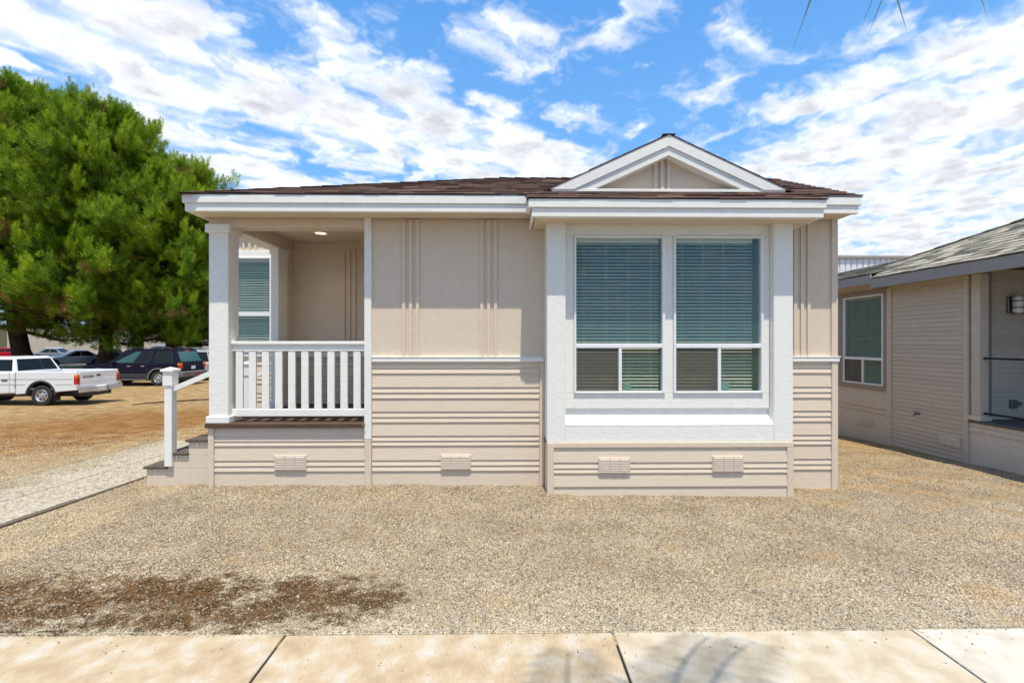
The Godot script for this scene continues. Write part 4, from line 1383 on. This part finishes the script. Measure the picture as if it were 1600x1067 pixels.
	var mid := Vector3(-2.6, 1.2, -0.8)
	shape("roof", body, T, func(b):
		b.face([B0, B1, b1, b0], mid); b.face([F0, F1, f1, f0], mid); b.face([B0, F0, f0, b0], mid); b.face([B1, F1, f1, b1], mid)
		var u := Vector3(0, 0.045, 0)
		var k := 0.07
		var t := [b0 + u + Vector3(-k, 0, -k), b1 + u + Vector3(-k, 0, k), f1 + u + Vector3(k, 0, k), f0 + u + Vector3(k, 0, -k)]
		b.face(t.duplicate(), mid)
		var base := [b0, b1, f1, f0]
		for i in 4:
			var j := (i + 1) % 4
			b.face([base[i], base[j], t[j], t[i]], mid))
	lay(T, "rear_window", M.car_glass, [B0, B1, b1, b0], 0.05, 0.95, 0.06, 0.93)
	lay(T, "window_divider", M.trim, [B0, B1, b1, b0], 0.62, 0.635, 0.06, 0.93, 0.009)
	var door := node("door", T)
	lay(door, "door_window", M.car_glass, [F0, B0, b0, f0], 0.22, 0.93, 0.06, 0.90)
	shape("door_seam", M.trim, door, func(b): b.box(Vector3(-2.10, 0.42, -0.02), Vector3(-2.09, 1.07, 0.002)))
	shape("door_handle", M.trim, door, func(b): b.box(Vector3(-2.33, 0.80, -0.01), Vector3(-2.15, 0.835, 0.018), 0.005))
	shape("cab_gap", M.trim, T, func(b): b.box(Vector3(-1.924, 0.42, -w + 0.03), Vector3(-1.901, 1.06, -0.03)))
	shape("under_frame", M.trim, T, func(b): b.box(Vector3(-4.3, 0.28, -w + 0.30), Vector3(0.0, 0.43, -0.30)))
	shape("mud_flap", M.trim, T, func(b): b.box(Vector3(-0.74, 0.18, -0.24), Vector3(-0.725, 0.45, -0.03)))
	shape("exhaust_pipe", M.trim, T, func(b): b.tube([Vector3(-1.5, 0.30, -0.45), Vector3(-0.7, 0.34, -0.40), Vector3(-0.28, 0.30, -0.22)], [0.03, 0.03, 0.03], 8))
	for x in [-1.12, -3.78]:
		wheel(T, x, -0.01, 0.33, 0.22, 0.20, 1.0, M.rim)
		wheel(T, x, -w + 0.01, 0.33, 0.22, 0.20, -1.0, M.rim)

func make_suv() -> void:
	var T := node("suv", self, pt(-16.28, -0.645, 23.9))
	tag(T, "dark navy four-door SUV with roof rack parked behind the white pickup", "car")
	var body := paint(lin(0.012, 0.012, 0.026), 0.2)
	var w := 1.98
	var o := PackedVector2Array([Vector2(0.0, 0.62), Vector2(-0.02, 1.16), Vector2(-3.60, 1.14), Vector2(-4.75, 1.06), Vector2(-4.95, 0.85), Vector2(-4.97, 0.40), Vector2(-4.55, 0.38)])
	var fr := PackedVector2Array()
	arch(fr, -4.08, 0.39, 0.46, 0.34)
	var rr := PackedVector2Array()
	arch(rr, -1.12, 0.39, 0.46, 0.34)
	fr.reverse(); rr.reverse()
	o.append_array(fr)
	o.append_array(rr)
	o.append(Vector2(-0.1, 0.42))
	var b := Mb.new()
	b.pressed(o, 0.0, -w, 0.05)
	put("body", b.mesh(body), T)
	for x in [-1.12, -4.08]:
		var fl := Mb.new()
		for k in 14:
			var g0 := lerpf(-0.1, PI + 0.1, k / 14.0)
			var g1 := lerpf(-0.1, PI + 0.1, (k + 1) / 14.0)
			var q := []
			for e in [[g0, 0.45], [g0, 0.53], [g1, 0.53], [g1, 0.45]]:
				q.append(Vector3(x + cos(e[0]) * e[1], 0.39 + sin(e[0]) * e[1], 0.02))
			fl.prism(q, Vector3(0, 0, -0.06))
		put("arch_flare", fl.mesh(M.trim_grey), T)
	shape("lower_cladding", M.trim, T, func(c): c.box(Vector3(-3.55, 0.40, -0.03), Vector3(-1.66, 0.62, 0.014), 0.01))
	shape("running_board", M.trim_grey, T, func(c): c.box(Vector3(-3.52, 0.30, -0.1), Vector3(-1.66, 0.355, 0.09), 0.015))
	var B0 := Vector3(-0.05, 1.15, -0.04)
	var B1 := Vector3(-0.05, 1.15, -w + 0.04)
	var F0 := Vector3(-3.62, 1.13, -0.04)
	var F1 := Vector3(-3.62, 1.13, -w + 0.04)
	var t0 := Vector3(-0.36, 1.79, -0.20)
	var t1 := Vector3(-0.36, 1.79, -w + 0.20)
	var u0 := Vector3(-2.85, 1.80, -0.20)
	var u1 := Vector3(-2.85, 1.80, -w + 0.20)
	var mid := Vector3(-1.8, 1.4, -1)
	shape("roof", body, T, func(c):
		c.face([B0, B1, t1, t0], mid); c.face([F0, F1, u1, u0], mid); c.face([B0, F0, u0, t0], mid); c.face([B1, F1, u1, t1], mid)
		var up := Vector3(0, 0.05, 0)
		var t := [t0 + up + Vector3(-0.1, 0, -0.1), t1 + up + Vector3(-0.1, 0, 0.1), u1 + up + Vector3(0.2, 0, 0.1), u0 + up + Vector3(0.2, 0, -0.1)]
		c.face(t.duplicate(), mid)
		var base := [t0, t1, u1, u0]
		for i in 4:
			var j := (i + 1) % 4
			c.face([base[i], base[j], t[j], t[i]], mid))
	var sf := [F0, B0, t0, u0]
	lay(T, "windscreen", M.car_glass_green, [F1, F0, u0, u1], 0.06, 0.94, 0.06, 0.93)
	lay(T, "rear_window", M.car_glass_green, [B0, B1, t1, t0], 0.07, 0.93, 0.10, 0.90)
	lay(T, "brake_lamp", M.red_lens, [B0, B1, t1, t0], 0.40, 0.60, 0.92, 0.98, 0.012)
	for q in [[0.075, 0.335, 0.17], [0.365, 0.555, 0.01], [0.645, 0.905, 0.01]]:
		var dn := node("side_window", T)
		lay(dn, "pane", M.car_glass_green if q[0] < 0.2 else M.car_glass, sf, q[0], q[1], 0.08, 0.88, 0.006, q[2])
		lay(dn, "window_frame", M.trim, sf, q[0] - 0.008, q[1] + 0.008, 0.055, 0.90, 0.003, q[2])
	for x in [-3.42, -2.36, -1.66]:
		shape("door_seam", M.trim, T, func(c): c.box(Vector3(x - 0.006, 0.62, -0.03), Vector3(x + 0.006, 1.13, 0.002)))
	for x in [-2.52, -1.84]:
		shape("door_handle", M.chrome, T, func(c): c.box(Vector3(x - 0.11, 0.98, -0.02), Vector3(x + 0.07, 1.02, 0.022), 0.006))
	shape("wing_mirror", body, T, func(c): c.box(Vector3(-3.36, 1.10, 0.0), Vector3(-3.16, 1.27, 0.22), 0.04))
	for z in [-0.22, -w + 0.22]:
		var rk := node("roof_rack", T)
		for s in [[-1.55, -0.55], [-2.75, -1.75]]:
			shape("rack_bar", M.trim, rk, func(c): c.tube([Vector3(s[0], 1.84, z), Vector3(s[0] + 0.12, 1.92, z), Vector3(s[1] - 0.12, 1.92, z), Vector3(s[1], 1.84, z)], [0.018, 0.02, 0.02, 0.018], 8))
	for z in [[-0.17, 0.006], [-w - 0.006, -w + 0.17]]:
		var l := node("tail_lamp", T)
		shape("red_lens", M.red_lens, l, func(c): c.box(Vector3(-0.12, 0.86, z[0]), Vector3(0.015, 1.02, z[1]), 0.01))
		shape("amber_lens", M.amber_lens, l, func(c): c.box(Vector3(-0.14, 1.021, z[0]), Vector3(0.012, 1.15, z[1]), 0.01))
	shape("rear_bumper", M.trim_grey, T, func(c): c.box(Vector3(-0.35, 0.44, -w - 0.02), Vector3(0.13, 0.72, 0.02), 0.04))
	var pl := node("licence_plate", T)
	shape("plate_panel", M.plate, pl, func(c): c.box(Vector3(0.0, 0.82, -1.15), Vector3(0.012, 0.98, -0.83), 0.003))
	shape("bumper_sticker", M.red_lens, T, func(c): c.box(Vector3(0.13, 0.52, -1.35), Vector3(0.134, 0.60, -1.0)))
	shape("under_frame", M.trim, T, func(c): c.box(Vector3(-4.7, 0.26, -w + 0.3), Vector3(-0.2, 0.45, -0.3)))
	for x in [-1.12, -4.08]:
		wheel(T, x, -0.01, 0.385, 0.27, 0.225, 1.0, M.rim)
		wheel(T, x, -w + 0.01, 0.385, 0.27, 0.225, -1.0, M.rim)

# one ordinary car: its profile by kind (0 saloon, 1 hatchback, 2 tall wagon)
func make_car(label: String, group: String, at: Vector3, turn: float, c: Color, kind: int) -> void:
	var T := node("parked_car", self, at)
	T.rotation.y = turn
	tag(T, label, "car", group)
	var body := paint(c, 0.3)
	var L := [4.6, 4.1, 4.7][kind] as float
	var w := [1.78, 1.74, 1.9][kind] as float
	var belt := [0.92, 0.95, 1.05][kind] as float
	var top := [1.44, 1.48, 1.75][kind] as float
	var hl := L / 2.0
	var o := PackedVector2Array([Vector2(hl, 0.42), Vector2(hl - 0.03, belt - 0.12), Vector2(hl - 0.12, belt), Vector2(-hl + 1.1, belt - 0.02), Vector2(-hl + 0.2, belt - 0.20), Vector2(-hl, belt - 0.34), Vector2(-hl, 0.35)])
	var fr := PackedVector2Array()
	arch(fr, -hl + 0.85, 0.32, 0.36, 0.26, 8)
	var rr := PackedVector2Array()
	arch(rr, hl - 0.9, 0.32, 0.36, 0.26, 8)
	fr.reverse(); rr.reverse()
	o.append_array(fr); o.append_array(rr)
	var b := Mb.new()
	b.pressed(o, w / 2.0, -w / 2.0, 0.07)
	put("body", b.mesh(body), T)
	var rx := hl - [0.75, 0.12, 0.1][kind] as float
	var rt := rx - [0.75, 0.5, 0.3][kind] as float
	var fx := -hl + [1.35, 1.1, 1.2][kind] as float
	var ft := fx + 0.85
	var z := w / 2.0 - 0.06
	var zt := w / 2.0 - 0.24
	var base := [Vector3(rx, belt - 0.01, z), Vector3(rx, belt - 0.01, -z), Vector3(fx, belt - 0.03, -z), Vector3(fx, belt - 0.03, z)]
	var tp := [Vector3(rt, top - 0.04, zt), Vector3(rt, top - 0.04, -zt), Vector3(ft, top - 0.04, -zt), Vector3(ft, top - 0.04, zt)]
	var mid := Vector3((rx + fx) / 2.0, belt + 0.2, 0)
	var g := Mb.new()
	for i in 4:
		var j := (i + 1) % 4
		g.face([base[i], base[j], tp[j], tp[i]], mid)
	var cap := []
	for q in tp:
		cap.append(q + Vector3(-signf(q.x - mid.x) * 0.12, 0.04, -signf(q.z) * 0.1))
	for i in 4:
		var j := (i + 1) % 4
		g.face([tp[i], tp[j], cap[j], cap[i]], mid)
	g.face(cap.duplicate(), mid)
	put("roof", g.mesh(body), T)
	lay(T, "windscreen", M.car_glass, [base[2], base[3], tp[3], tp[2]], 0.06, 0.94, 0.06, 0.94)
	lay(T, "rear_window", M.car_glass, [base[0], base[1], tp[1], tp[0]], 0.06, 0.94, 0.08, 0.92)
	for s in [[base[3], base[0], tp[0], tp[3]], [base[1], base[2], tp[2], tp[1]]]:
		var flip: bool = s[0] == base[1]
		lay(T, "side_window", M.car_glass, s, 0.10 if not flip else 0.08, 0.48, 0.08, 0.88, 0.006, 0.10)
		lay(T, "side_window", M.car_glass, s, 0.51, 0.90 if not flip else 0.88, 0.08, 0.88, 0.006, -0.08)
	for s in [-1.0, 1.0]:
		shape("tail_lamp", M.red_lens, T, func(m): m.box(Vector3(hl - 0.14, belt - 0.28, s * (w / 2.0 - 0.36)), Vector3(hl + 0.004, belt - 0.10, s * (w / 2.0 - 0.01)), 0.015))
		shape("headlight", M.clear_lens, T, func(m): m.box(Vector3(-hl - 0.004, belt - 0.40, s * (w / 2.0 - 0.45)), Vector3(-hl + 0.25, belt - 0.27, s * (w / 2.0 - 0.02)), 0.02))
	shape("grille", M.trim, T, func(m): m.box(Vector3(-hl - 0.01, belt - 0.52, -0.5), Vector3(-hl + 0.05, belt - 0.42, 0.5), 0.01))
	shape("lower_bumper", M.trim, T, func(m): m.box(Vector3(-hl - 0.005, 0.28, -w / 2.0 + 0.1), Vector3(hl - 0.0, 0.36, w / 2.0 - 0.1), 0.02))
	for x in [-hl + 0.85, hl - 0.9]:
		for s in [-1.0, 1.0]:
			wheel(T, x, s * (w / 2.0 - 0.01), 0.32, 0.2, 0.2, s, M.rim, false)

func make_parking() -> void:
	setting(bx("parking_lot", M.asphalt, self, -150, -6, -0.9, -0.615, 33.0, 90.0, 0.0), "grey asphalt car park beyond the trees", "parking lot")
	for r in [[-62.0, -38.0, 46.5, 49.0, "bright grass strip seen just beyond the white pickup's cab"], [-36.0, -14.0, 38.0, 41.0, "grass strip right of the dark upright trunk, beyond the navy SUV"], [-100.0, -20.0, 71.0, 76.0, "long grass strip at the foot of the cream stucco building"]]:
		var o := node("grass_strip", self)
		setting(o, r[4], "grass")
		bx("kerb", M.concrete_2, o, r[0], r[1], -0.7, -0.5, r[2] - 0.12, r[2] - 0.001, 0.02)
		bx("turf", M.grass, o, r[0], r[1], -0.8, -0.46, r[2], r[3], 0.04)
	var y := -0.615
	make_car("red saloon car behind the leaning trunk in the far car park", "", pt(-60.5, y, 58.0), 0.4, lin(0.42, 0.012, 0.03), 0)
	make_car("pale silver-blue hatchback just beyond the white pickup's cab roof", "", pt(-54.0, y, 57.0), -0.6, lin(0.45, 0.50, 0.58), 1)
	make_car("grey saloon car seen side-on beyond the white pickup's cab", "", pt(-51.8, y, 55.5), PI + 0.15, lin(0.17, 0.19, 0.23), 0)
	make_car("black saloon car with red tail lamp beside the grey saloon", "", pt(-42.5, y, 51.5), -0.7, lin(0.02, 0.02, 0.025), 0)
	make_car("pale silver saloon parked nose-in on the asphalt behind the white pickup's bed", "", pt(-37.9, y, 42.0), 1.0, lin(0.52, 0.53, 0.60), 0)
	make_car("dark teal hatchback between the pale silver car and the dark trunk", "", pt(-36.6, y, 44.2), -0.9, lin(0.02, 0.06, 0.08), 1)
	make_car("slate blue wagon in the row left of the dark trunk", "", pt(-39.2, y, 54.0), 0.2, lin(0.13, 0.19, 0.27), 2)
	make_car("grey-blue hatchback half hidden behind the dark trunk", "", pt(-35.0, y, 53.0), 0.5, lin(0.20, 0.25, 0.32), 1)
	make_car("white saloon car seen between the dark trunk and the navy SUV", "", pt(-44.5, y, 62.0), -0.3, lin(0.70, 0.71, 0.72), 0)
	make_car("silver wagon standing behind the tail of the navy SUV", "", pt(-16.35, -0.65, 28.2), PI, lin(0.42, 0.44, 0.46), 2)
	# buildings at the back of the car park
	var a := node("stucco_building", self)
	tag(a, "long low cream stucco building behind the car park and trees", "building")
	bx("wall", M.stucco, a, -120, -18, -1, 4.2, 80, 96, 0.0)
	bx("roof_edge", M.concrete_2, a, -120.2, -17.8, 4.2, 4.6, 79.8, 96.2, 0.02)
	var c := node("ochre_building", self)
	tag(c, "small ochre-walled building at the left edge behind the white pickup", "building")
	bx("wall", M.stucco_b, c, -84, -64.4, -1, 3.4, 54, 62, 0.0)
	bx("roof_edge", M.fascia_grey, c, -84.4, -64.0, 3.4, 3.8, 53.6, 62.4, 0.02)

# ---------------------------------------------------------------- plants
func spray_mesh() -> ArrayMesh:
	var b := Mb.new()
	var r := RandomNumberGenerator.new()
	r.seed = 77
	for k in 26:
		var t := k / 25.0
		var g := k * 2.399
		var out := Vector3(cos(g) * (1.05 - 0.6 * t), 0.35 + 0.75 * t, sin(g) * (1.05 - 0.6 * t)).normalized()
		var at := Vector3(0, 0.34 * t, 0)
		var side := out.cross(Vector3(r.randf() - 0.5, 1.0, r.randf() - 0.5)).normalized()
		var l := r.randf_range(0.16, 0.29)
		var w := r.randf_range(0.011, 0.019)
		var m := at + out * l * 0.45
		var e := at + out * l + Vector3(0, 0.02, 0)
		b.tri(at, m + side * w, e)
		b.tri(at, e, m - side * w)
	return b.mesh(M.leaf)

var sprays: ArrayMesh

func make_tree(label: String, x: float, d: float, top: float, base: float, R: float, sd: int, trunk_r: float, lean: Vector2, limbs: int) -> void:
	var r := RandomNumberGenerator.new()
	r.seed = sd
	var g := ground_h(x, d)
	var T := node("conifer_tree", self, pt(x, g, d))
	tag(T, label, "tree", "tall conifers beside the car park")
	var Ht := top - g
	var tr := Mb.new()
	var pts := []
	var rad := []
	for k in 13:
		var f := k / 12.0
		pts.append(Vector3(lean.x * (1.0 - exp(-f * 8.0)) * (0.6 + 0.4 * f) + 0.15 * sin(f * 7.0 + sd), Ht * f * 0.97, lean.y * f))
		rad.append(trunk_r * (pow(1.0 - f, 0.85) * 0.92 + 0.04) * (1.35 if k == 0 else 1.0))
	tr.tube(pts, rad, 12)
	put("trunk", tr.mesh(M.bark), T)
	var br := Mb.new()
	var where: Array[Transform3D] = []
	var tint: Array[Color] = []
	for i in limbs:
		var f := pow((i + r.randf()) / limbs, 0.9)
		var hh := lerpf(base - g, Ht * 0.99, f)
		var k := clampf(hh / (Ht * 0.97) * 12.0, 0.0, 11.99)
		var at: Vector3 = (pts[int(k)] as Vector3).lerp(pts[int(k) + 1], k - int(k))
		var prof := pow(maxf(0.0, 1.0 - pow(f, 2.1)), 0.72) * (0.80 + 0.20 * minf(1.0, f * 5.0))
		var az := i * 2.39996 + r.randf_range(-0.5, 0.5)
		var lobe := gn.get_noise_2d(cos(az) * 0.9 + sd, sin(az) * 0.9 + hh * 0.16)
		var len := maxf(0.8, R * prof * r.randf_range(0.72, 1.08) * clampf(0.92 + 0.75 * lobe, 0.5, 1.25))
		var rise := lerpf(0.0, 0.75, f) + r.randf_range(-0.12, 0.15)
		var dir := Vector3(cos(az), rise, sin(az)).normalized()
		var mid := at + dir * len * 0.55 + Vector3(0, -0.06 * len * (1.0 - f), 0)
		var tip := at + dir * len + Vector3(0, 0.04 * len, 0)
		br.tube([at, mid, tip], [trunk_r * 0.24 * (1.1 - f), trunk_r * 0.13 * (1.1 - f), 0.015], 5, false)
		var nc := 3 + int(len * 0.85)
		for c in nc:
			var q := lerpf(0.30, 1.0, (c + r.randf()) / nc)
			var cp := at.lerp(mid, q / 0.55) if q < 0.55 else mid.lerp(tip, (q - 0.55) / 0.45)
			var sd2 := dir.cross(Vector3.UP).normalized()
			cp += sd2 * r.randf_range(-0.26, 0.26) * len * (0.5 + 0.3 * (1.0 - q)) + Vector3(0, r.randf_range(-0.25, 0.35), 0)
			if r.randf() < 0.35:
				br.tube([at.lerp(mid, minf(1.0, q)), cp], [0.03, 0.012], 4, false)
			var cr := r.randf_range(0.5, 0.95)
			var n := int(32.0 * cr)
			var warm := r.randf()
			for s in n:
				var o := Vector3(r.randfn(), r.randfn() * 0.45, r.randfn()) * cr * 0.52
				var up := (Vector3(0, 0.75, 0) + dir * 0.45 + Vector3(r.randfn(), r.randfn(), r.randfn()) * 0.38 + o * 0.35).normalized()
				var sx := up.cross(Vector3(r.randf() - 0.5, 0.1, r.randf() - 0.5)).normalized()
				var bs := Basis(sx, up, sx.cross(up)).scaled(Vector3.ONE * r.randf_range(0.8, 1.35))
				where.append(Transform3D(bs, cp + o))
				var cc := Color(0.04, 0.115, 0.008).lerp(Color(0.28, 0.40, 0.014), clampf(r.randf() * 0.35 + warm * 0.65, 0.0, 1.0))
				if warm < 0.10 and r.randf() < 0.6:
					cc = Color(0.24, 0.15, 0.05)
				cc = cc * r.randf_range(0.8, 1.15)
				tint.append(cc)
		# the limb's end turns up in a few pointed shoots
		for c in 4:
			var foot := tip + Vector3(r.randfn(), r.randfn() * 0.4, r.randfn()) * 0.45
			var tall := r.randf_range(0.5, 1.15)
			var tone := Color(0.13, 0.26, 0.013).lerp(Color(0.33, 0.46, 0.018), r.randf())
			for s in 9:
				var t := s / 8.0
				var up := (Vector3.UP * 1.3 + dir * 0.35 + Vector3(r.randfn(), 0, r.randfn()) * 0.22).normalized()
				var sx := up.cross(Vector3(r.randf() - 0.5, 0.1, r.randf() - 0.5)).normalized()
				where.append(Transform3D(Basis(sx, up, sx.cross(up)).scaled(Vector3.ONE * lerpf(1.25, 0.7, t)), foot + up * tall * t + Vector3(r.randfn(), 0, r.randfn()) * 0.16 * (1.0 - t)))
				tint.append(tone * r.randf_range(0.8, 1.1))
	put("limbs", br.mesh(M.bark), T)
	var mm := MultiMesh.new()
	mm.transform_format = MultiMesh.TRANSFORM_3D
	mm.use_colors = true
	mm.mesh = sprays
	mm.instance_count = where.size()
	for i in where.size():
		mm.set_instance_transform(i, where[i])
		mm.set_instance_color(i, tint[i])
	var o := MultiMeshInstance3D.new()
	o.name = "crown"
	o.multimesh = mm
	o.set_meta("kind", "stuff")
	T.add_child(o, true)

func make_trees() -> void:
	sprays = spray_mesh()
	make_tree("tallest conifer, at the left edge, on a thick leaning trunk", -32.9, 33.0, 19.0, 2.4, 8.6, 101, 0.55, Vector2(-1.8, 0), 150)
	make_tree("second conifer, on the dark upright trunk left of the navy SUV", -26.1, 31.0, 15.9, 2.7, 6.3, 202, 0.42, Vector2(0.2, 0), 135)
	make_tree("conifer rising behind the navy SUV, nearest the house", -21.9, 31.0, 12.2, 1.7, 5.0, 303, 0.40, Vector2(0.3, 0), 110)
	make_tree("conifer half hidden behind the two tallest conifers", -31.0, 40.0, 16.5, 2.2, 7.0, 404, 0.45, Vector2(0.5, 0), 95)
	make_tree("conifer standing back behind the silver wagon and the porch column", -23.5, 40.0, 11.0, 1.0, 5.5, 505, 0.40, Vector2(0, 0), 85)

func make_palm() -> void:
	var T := node("palm_tree", self, pt(0.28, 0.0, -0.85))
	tag(T, "feather palm by the street whose leaf tips hang into the sky", "palm tree")
	var tr := Mb.new()
	var pts := []
	var rad := []
	for k in 25:
		var f := k / 24.0
		pts.append(Vector3(0.05 * sin(f * 3.0), -0.2 + 5.05 * f, 0))
		rad.append(0.17 * (1.0 - 0.3 * f) + (0.012 if k % 2 else 0.0) + (0.08 if k == 0 else 0.0))
	tr.tube(pts, rad, 14)
	put("trunk", tr.mesh(M.bark), T)
	var r := RandomNumberGenerator.new()
	r.seed = 5
	# reach to the side, reach away from the street, rise and drop of each frond
	var fr := [[0.86, 2.45, 0.8, 1.92], [1.08, 2.40, 0.9, 1.92], [0.12, 2.05, 0.8, 1.0], [0.75, 1.6, 1.2, 0.6], [2.3, 0.5, 0.6, 1.2], [2.0, -0.9, 1.0, 0.8], [1.2, -2.0, 0.6, 1.3], [0.1, -2.4, 1.0, 0.9], [-1.3, -2.0, 0.7, 1.2], [-2.1, -0.8, 1.1, 0.8], [-2.2, 0.2, 0.6, 1.2], [0.6, -1.2, 1.6, 0.2], [-0.7, -0.9, 1.6, 0.2]]
	for q in fr:
		var len := Vector2(q[0], q[1]).length() as float
		var out := Vector3(q[0], 0, -q[1]) / len
		var b := Mb.new()
		var line: Array[Vector3] = []
		var rr := []
		for k in 15:
			var t := k / 14.0
			line.append(Vector3(0.05, 4.82, 0) + out * (len * t * (1.18 - 0.18 * t)) + Vector3(0, q[2] * t - (q[2] + q[3]) * t * t, 0))
			rr.append(lerpf(0.022, 0.004, t))
		b.tube(line, rr, 5, false)
		var n := int(len * 32.0)
		for k in range(2, n + 1):
			var t := float(k) / n
			var f := t * 14.0
			var j := mini(int(f), 13)
			var a := line[j].lerp(line[j + 1], f - j)
			var fw := (line[j + 1] - line[j]).normalized()
			for s in [-1.0, 1.0]:
				var sd: Vector3 = fw.cross(Vector3.UP).normalized() * s
				var l := 0.52 * (0.45 + 0.55 * sin(PI * minf(1.0, 0.15 + t * 0.80))) * r.randf_range(0.8, 1.1)
				var m := a + (sd * 0.75 + fw * 0.45 + Vector3(0, 0.05, 0)) * l * 0.5
				var e := a + (sd * 0.62 + fw * 0.55 + Vector3(0, -0.42, 0)) * l
				var w := fw.cross(sd).normalized().cross(sd).normalized() * 0.0095
				b.quad(a - w * 0.6, a + w * 0.6, m + w, m - w)
				b.tri(m - w, m + w, e)
		put("frond", b.mesh(M.frond), T)

func make_small_things() -> void:
	var b := Mb.new()
	b.tube([pt(-11.75, -0.40, 15.05), pt(-11.5, -0.38, 15.3), pt(-11.1, -0.39, 15.7), pt(-10.5, -0.40, 16.3), pt(-9.7, -0.42, 16.9)], [0.012, 0.02, 0.022, 0.024, 0.028], 6)
	b.tube([pt(-11.3, -0.38, 15.5), pt(-11.1, -0.36, 15.2)], [0.014, 0.008], 5)
	tag(put("fallen_branch", b.mesh(M.bark), self), "thin bare branch lying on the gravel by the newel post", "branch")

func _ready() -> void:
	rng.seed = 1234
	gn.seed = 9
	gn.noise_type = FastNoiseLite.TYPE_SIMPLEX_SMOOTH
	gn.frequency = 1.0
	gn.fractal_type = FastNoiseLite.FRACTAL_FBM
	gn.fractal_octaves = 4
	var cam := Camera3D.new()
	cam.name = "camera"
	cam.position = Vector3(0, 1.59, 0)
	cam.rotation_degrees = Vector3(0, -0.77, 0)
	cam.fov = 71.55
	cam.near = 0.05
	cam.far = 4000.0
	cam.current = true
	add_child(cam)
	var env := Environment.new()
	env.background_mode = Environment.BG_SKY
	env.sky = make_sky()
	env.background_energy_multiplier = 1.0
	env.tonemap_mode = Environment.TONE_MAPPER_LINEAR
	env.tonemap_exposure = 1.55
	env.sdfgi_enabled = true
	env.ssao_enabled = true
	env.ssil_enabled = true
	var we := WorldEnvironment.new()
	we.name = "world_environment"
	we.environment = env
	add_child(we)
	var sun := DirectionalLight3D.new()
	sun.name = "sun"
	sun.light_energy = 1.1
	sun.light_color = Color(1.0, 0.965, 0.90)
	sun.light_angular_distance = 0.5
	sun.shadow_enabled = true
	add_child(sun)
	sun.look_at_from_position(SUN_TOWARDS, Vector3.ZERO)
	make_materials()
	M.roof_grey = mat(lin(0.25, 0.235, 0.18), 0.95, 0.3, Vector3(6, 6, 6), 0.15, 0.12, 0.2)
	make_ground()
	make_paving()
	make_house()
	make_neighbour()
	make_parking()
	make_trees()
	make_palm()
	make_pickup()
	make_suv()
	make_small_things()
	make_gravel()
